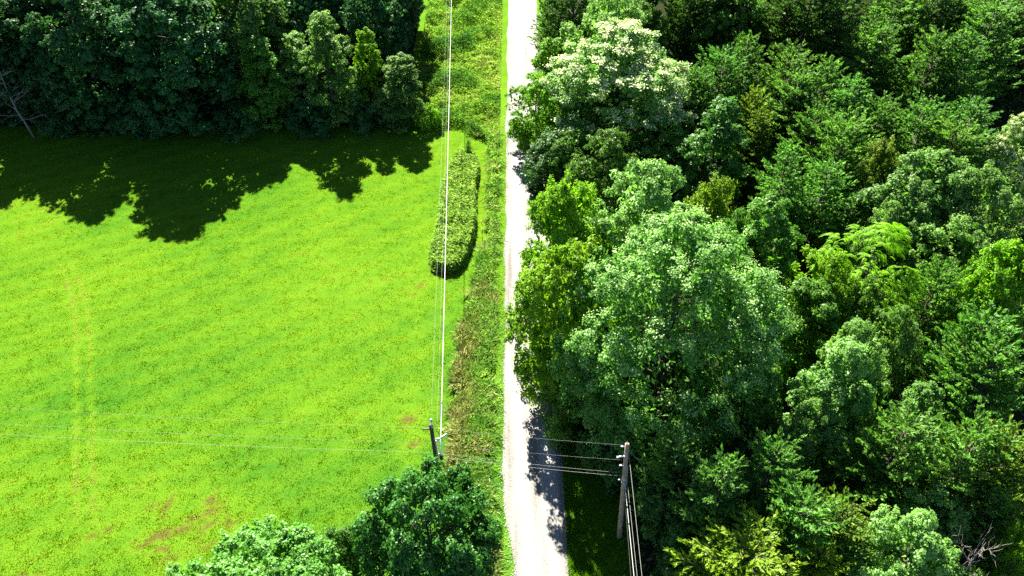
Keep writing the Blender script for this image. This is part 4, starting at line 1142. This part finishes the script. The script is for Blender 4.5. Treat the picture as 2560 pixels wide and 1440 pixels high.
# right pole
RB, _ = at(1548, 1345, 0)
RT, _ = at(1568, 1110, 11.0)
def rp_(t):
    return RB + (RT - RB) * t
pole2 = thing('utility_pole', 'weathered tan wooden utility pole in front of the shaded right wood', 'utility pole', RB, 'wooden utility poles')
tube_obj('shaft', [rp_(t) for t in np.linspace(0, 1, 8)], np.linspace(.20, .145, 8), M['polewood'], pole2, 12, RB)
tube_obj('top_pin', [rp_(1) + np.array((-.03, -.06, -.3)), rp_(1) + np.array((-.03, -.06, .34))], .04, M['rubber'], pole2, 8, RB)
B0 = rp_(.90)
tube_obj('bracket_arm', [B0 + np.array((.1, -.16, .12)), B0 + np.array((-.42, -.2, -.05))], .035, M['steel'], pole2, 6, RB)
tube_obj('bracket_brace', [B0 + np.array((-.02, -.16, .45)), B0 + np.array((-.36, -.2, .0))], .015, M['steel'], pole2, 5, RB)
o = obj('cutout_switch', lathe_mesh('cutout_switch', [(.0, -.22), (.05, -.2), (.085, -.12), (.05, -.1), (.085, -.02), (.05, .0), (.085, .08), (.05, .1), (.04, .2), (0, .22)], M['porcelain']), pole2)
o.location = B0 + np.array((-.50, -.2, -.02)) - RB; o.rotation_euler = (0, 1.0, 0); o.scale = (.95, .95, .95)
tube_obj('fuse_tube', [B0 + np.array((-.66, -.26, .12)), B0 + np.array((-.56, -.26, -.28))], .035, M['steel'], pole2, 6, RB)
for t in (.985, .80, .655):
    o = obj('insulator', bpy.data.meshes['insulator'], pole2); o.location = rp_(t) + np.array((-.28, -.08, 0)) - RB; o.rotation_euler = (0, -1.57, 0); o.scale = (1, 1, 1)
for t in (.62, .66):
    tube_obj('pole_band', [rp_(t) - (RT - RB) * .004, rp_(t) + (RT - RB) * .004], .185, M['steel'], pole2, 12, RB)
s = np.linspace(0, 1, 9)
tube_obj('jumper_loop', rp_(.80)[None] + np.stack((-.30 - .22 * np.sin(s * 3.1), s * 0 - .1, -.75 * s), 1), .014, M['rubber'], pole2, 5, RB)
tube_obj('ground_wire', [rp_(t) + np.array((.16, -.1, 0)) for t in (.05, .4, .8)], .012, M['steel'], pole2, 5, RB)


def wire(name, label, pts, r, mat='wire', group=None, cat='wire'):
    o = obj(name, Tubes().add(pts, r, 6).mesh(name, M[mat]))
    return tag(o, label, cat, group)


GW = 'overhead wires crossing the lawn and lane'
def px_wire(p0, p1, p2, z0, z1, z2, r, name, label, mat='wire'):
    """wire hung from far left through the left pole to the right pole"""
    a, b, c = at(*p0, z0)[0], at(*p1, z1)[0], at(*p2, z2)[0]
    q = np.concatenate((sagline(a, b, .25), sagline(b, c, .12)[1:]))
    wire(name, label, q, r, mat, GW)
px_wire((-160, 1008), (1090, 1070), (1562, 1113), 10.0, 9.5, 10.8, .0045, 'overhead_wire', 'topmost thin wire crossing from the lawn to the tip of the right pole')
px_wire((-160, 1049), (1080, 1108), (1556, 1150), 8.6, 7.8, 9.0, .005, 'overhead_wire', 'second wire from the top crossing the lawn and the lane')
px_wire((-160, 1076), (1083, 1131), (1553, 1182), 7.6, 6.8, 7.5, .0075, 'overhead_wire', 'lowest and thickest wire crossing the whole lawn')
a, b = at(1096, 1142, 6.3)[0], at(1551, 1190, 7.1)[0]
wire('service_wire', 'short wire from the left pole over the lane with a coil on it', sagline(a, b, .1), .010, 'wire', GW)

GC = 'cables running along the lawn beside the lane'
a = A2 + np.array((.40, -.15, .1)); b = at(1129, -20, 8.2)[0]; c = b + (b - a) * .45
main = np.concatenate((sagline(a, b, .35, 40), sagline(b, c, .2, 12)[1:]))
wire('trunk_cable', 'thick white cable bundle running up the lawn towards the top edge', main, .026, 'cable', GC, 'cable')
a = ins_top; b = at(1118, -20, 10.6)[0]
wire('overhead_wire', 'thin wire from the top insulator running left of the thick white cable', sagline(a, b, .5, 40), .005, 'wire', GC)
a = A1 + np.array((.30, -.1, .1)); b = at(1124, -20, 9.2)[0]
wire('overhead_wire', 'thin wire between the top insulator wire and the thick white cable', sagline(a, b, .4, 40), .005, 'wire', GC)

GT = 'wires running from the right pole towards the bottom edge'
for k, (p0, p1, z0, z1, r, mt, lb) in enumerate((
        ((1572, 1132), (1606, 1450), 10.2, 9.6, .011, 'wire', 'rightmost of the wires falling from the right pole to the bottom edge'),
        ((1566, 1180), (1594, 1450), 7.9, 7.6, .011, 'wire', 'middle wire falling from the right pole to the bottom edge'),
        ((1562, 1205), (1586, 1450), 7.0, 6.6, .018, 'cable', 'thick grey cable bundle falling from the right pole'),
        ((1561, 1225), (1578, 1450), 6.2, 5.8, .014, 'rubber', 'dark thin wire left of the thick grey cable bundle'))):
    a, b = at(*p0, z0)[0], at(*p1, z1)[0]
    c = b + (b - a) * 1.6
    wire('overhead_wire' if mt != 'cable' else 'trunk_cable', lb, np.concatenate((sagline(a, b, .02, 14), sagline(b, c, .05, 8)[1:])), r, mt, GT, 'wire' if mt != 'cable' else 'cable')
a, b = at(1573, 1125, 10.3)[0], np.array((12.8, 41.5, .2))
wire('guy_wire', 'thin guy wire slanting from the right pole top into the wood', sagline(a, b, 0, 4), .013, 'wire', None, 'guy wire')


def ring(name, label, c, rx, rz, r, nrm_tilt, parent=None):
    s = np.linspace(0, 2 * math.pi, 25)
    p = np.stack((np.cos(s) * rx, np.sin(s) * rz * math.sin(nrm_tilt), np.sin(s) * rz * math.cos(nrm_tilt)), 1) + np.asarray(c)
    tb = Tubes().add(p, r, 6, False)
    return tag(obj(name, tb.mesh(name, M['rubber'])), label, 'cable coil', 'spare cable loops on the overhead lines')


ring('cable_coil', 'round black coil of spare cable hanging over the roadside strip', at(1142, 1156, 6.1)[0], .27, .24, .032, .3)
k_ = np.argmin(abs(main[:, 1] - at(1093, 1022, 7.3)[0][1]))
ring('cable_coil', 'long narrow black loop of spare cable on the thick white cable', main[k_] + np.array((0, 0, -.02)), .10, .62, .028, 1.45)

print('objects', len(bpy.data.objects), 'tris', sum(len(m.loops) - 2 * len(m.polygons) for m in bpy.data.meshes))
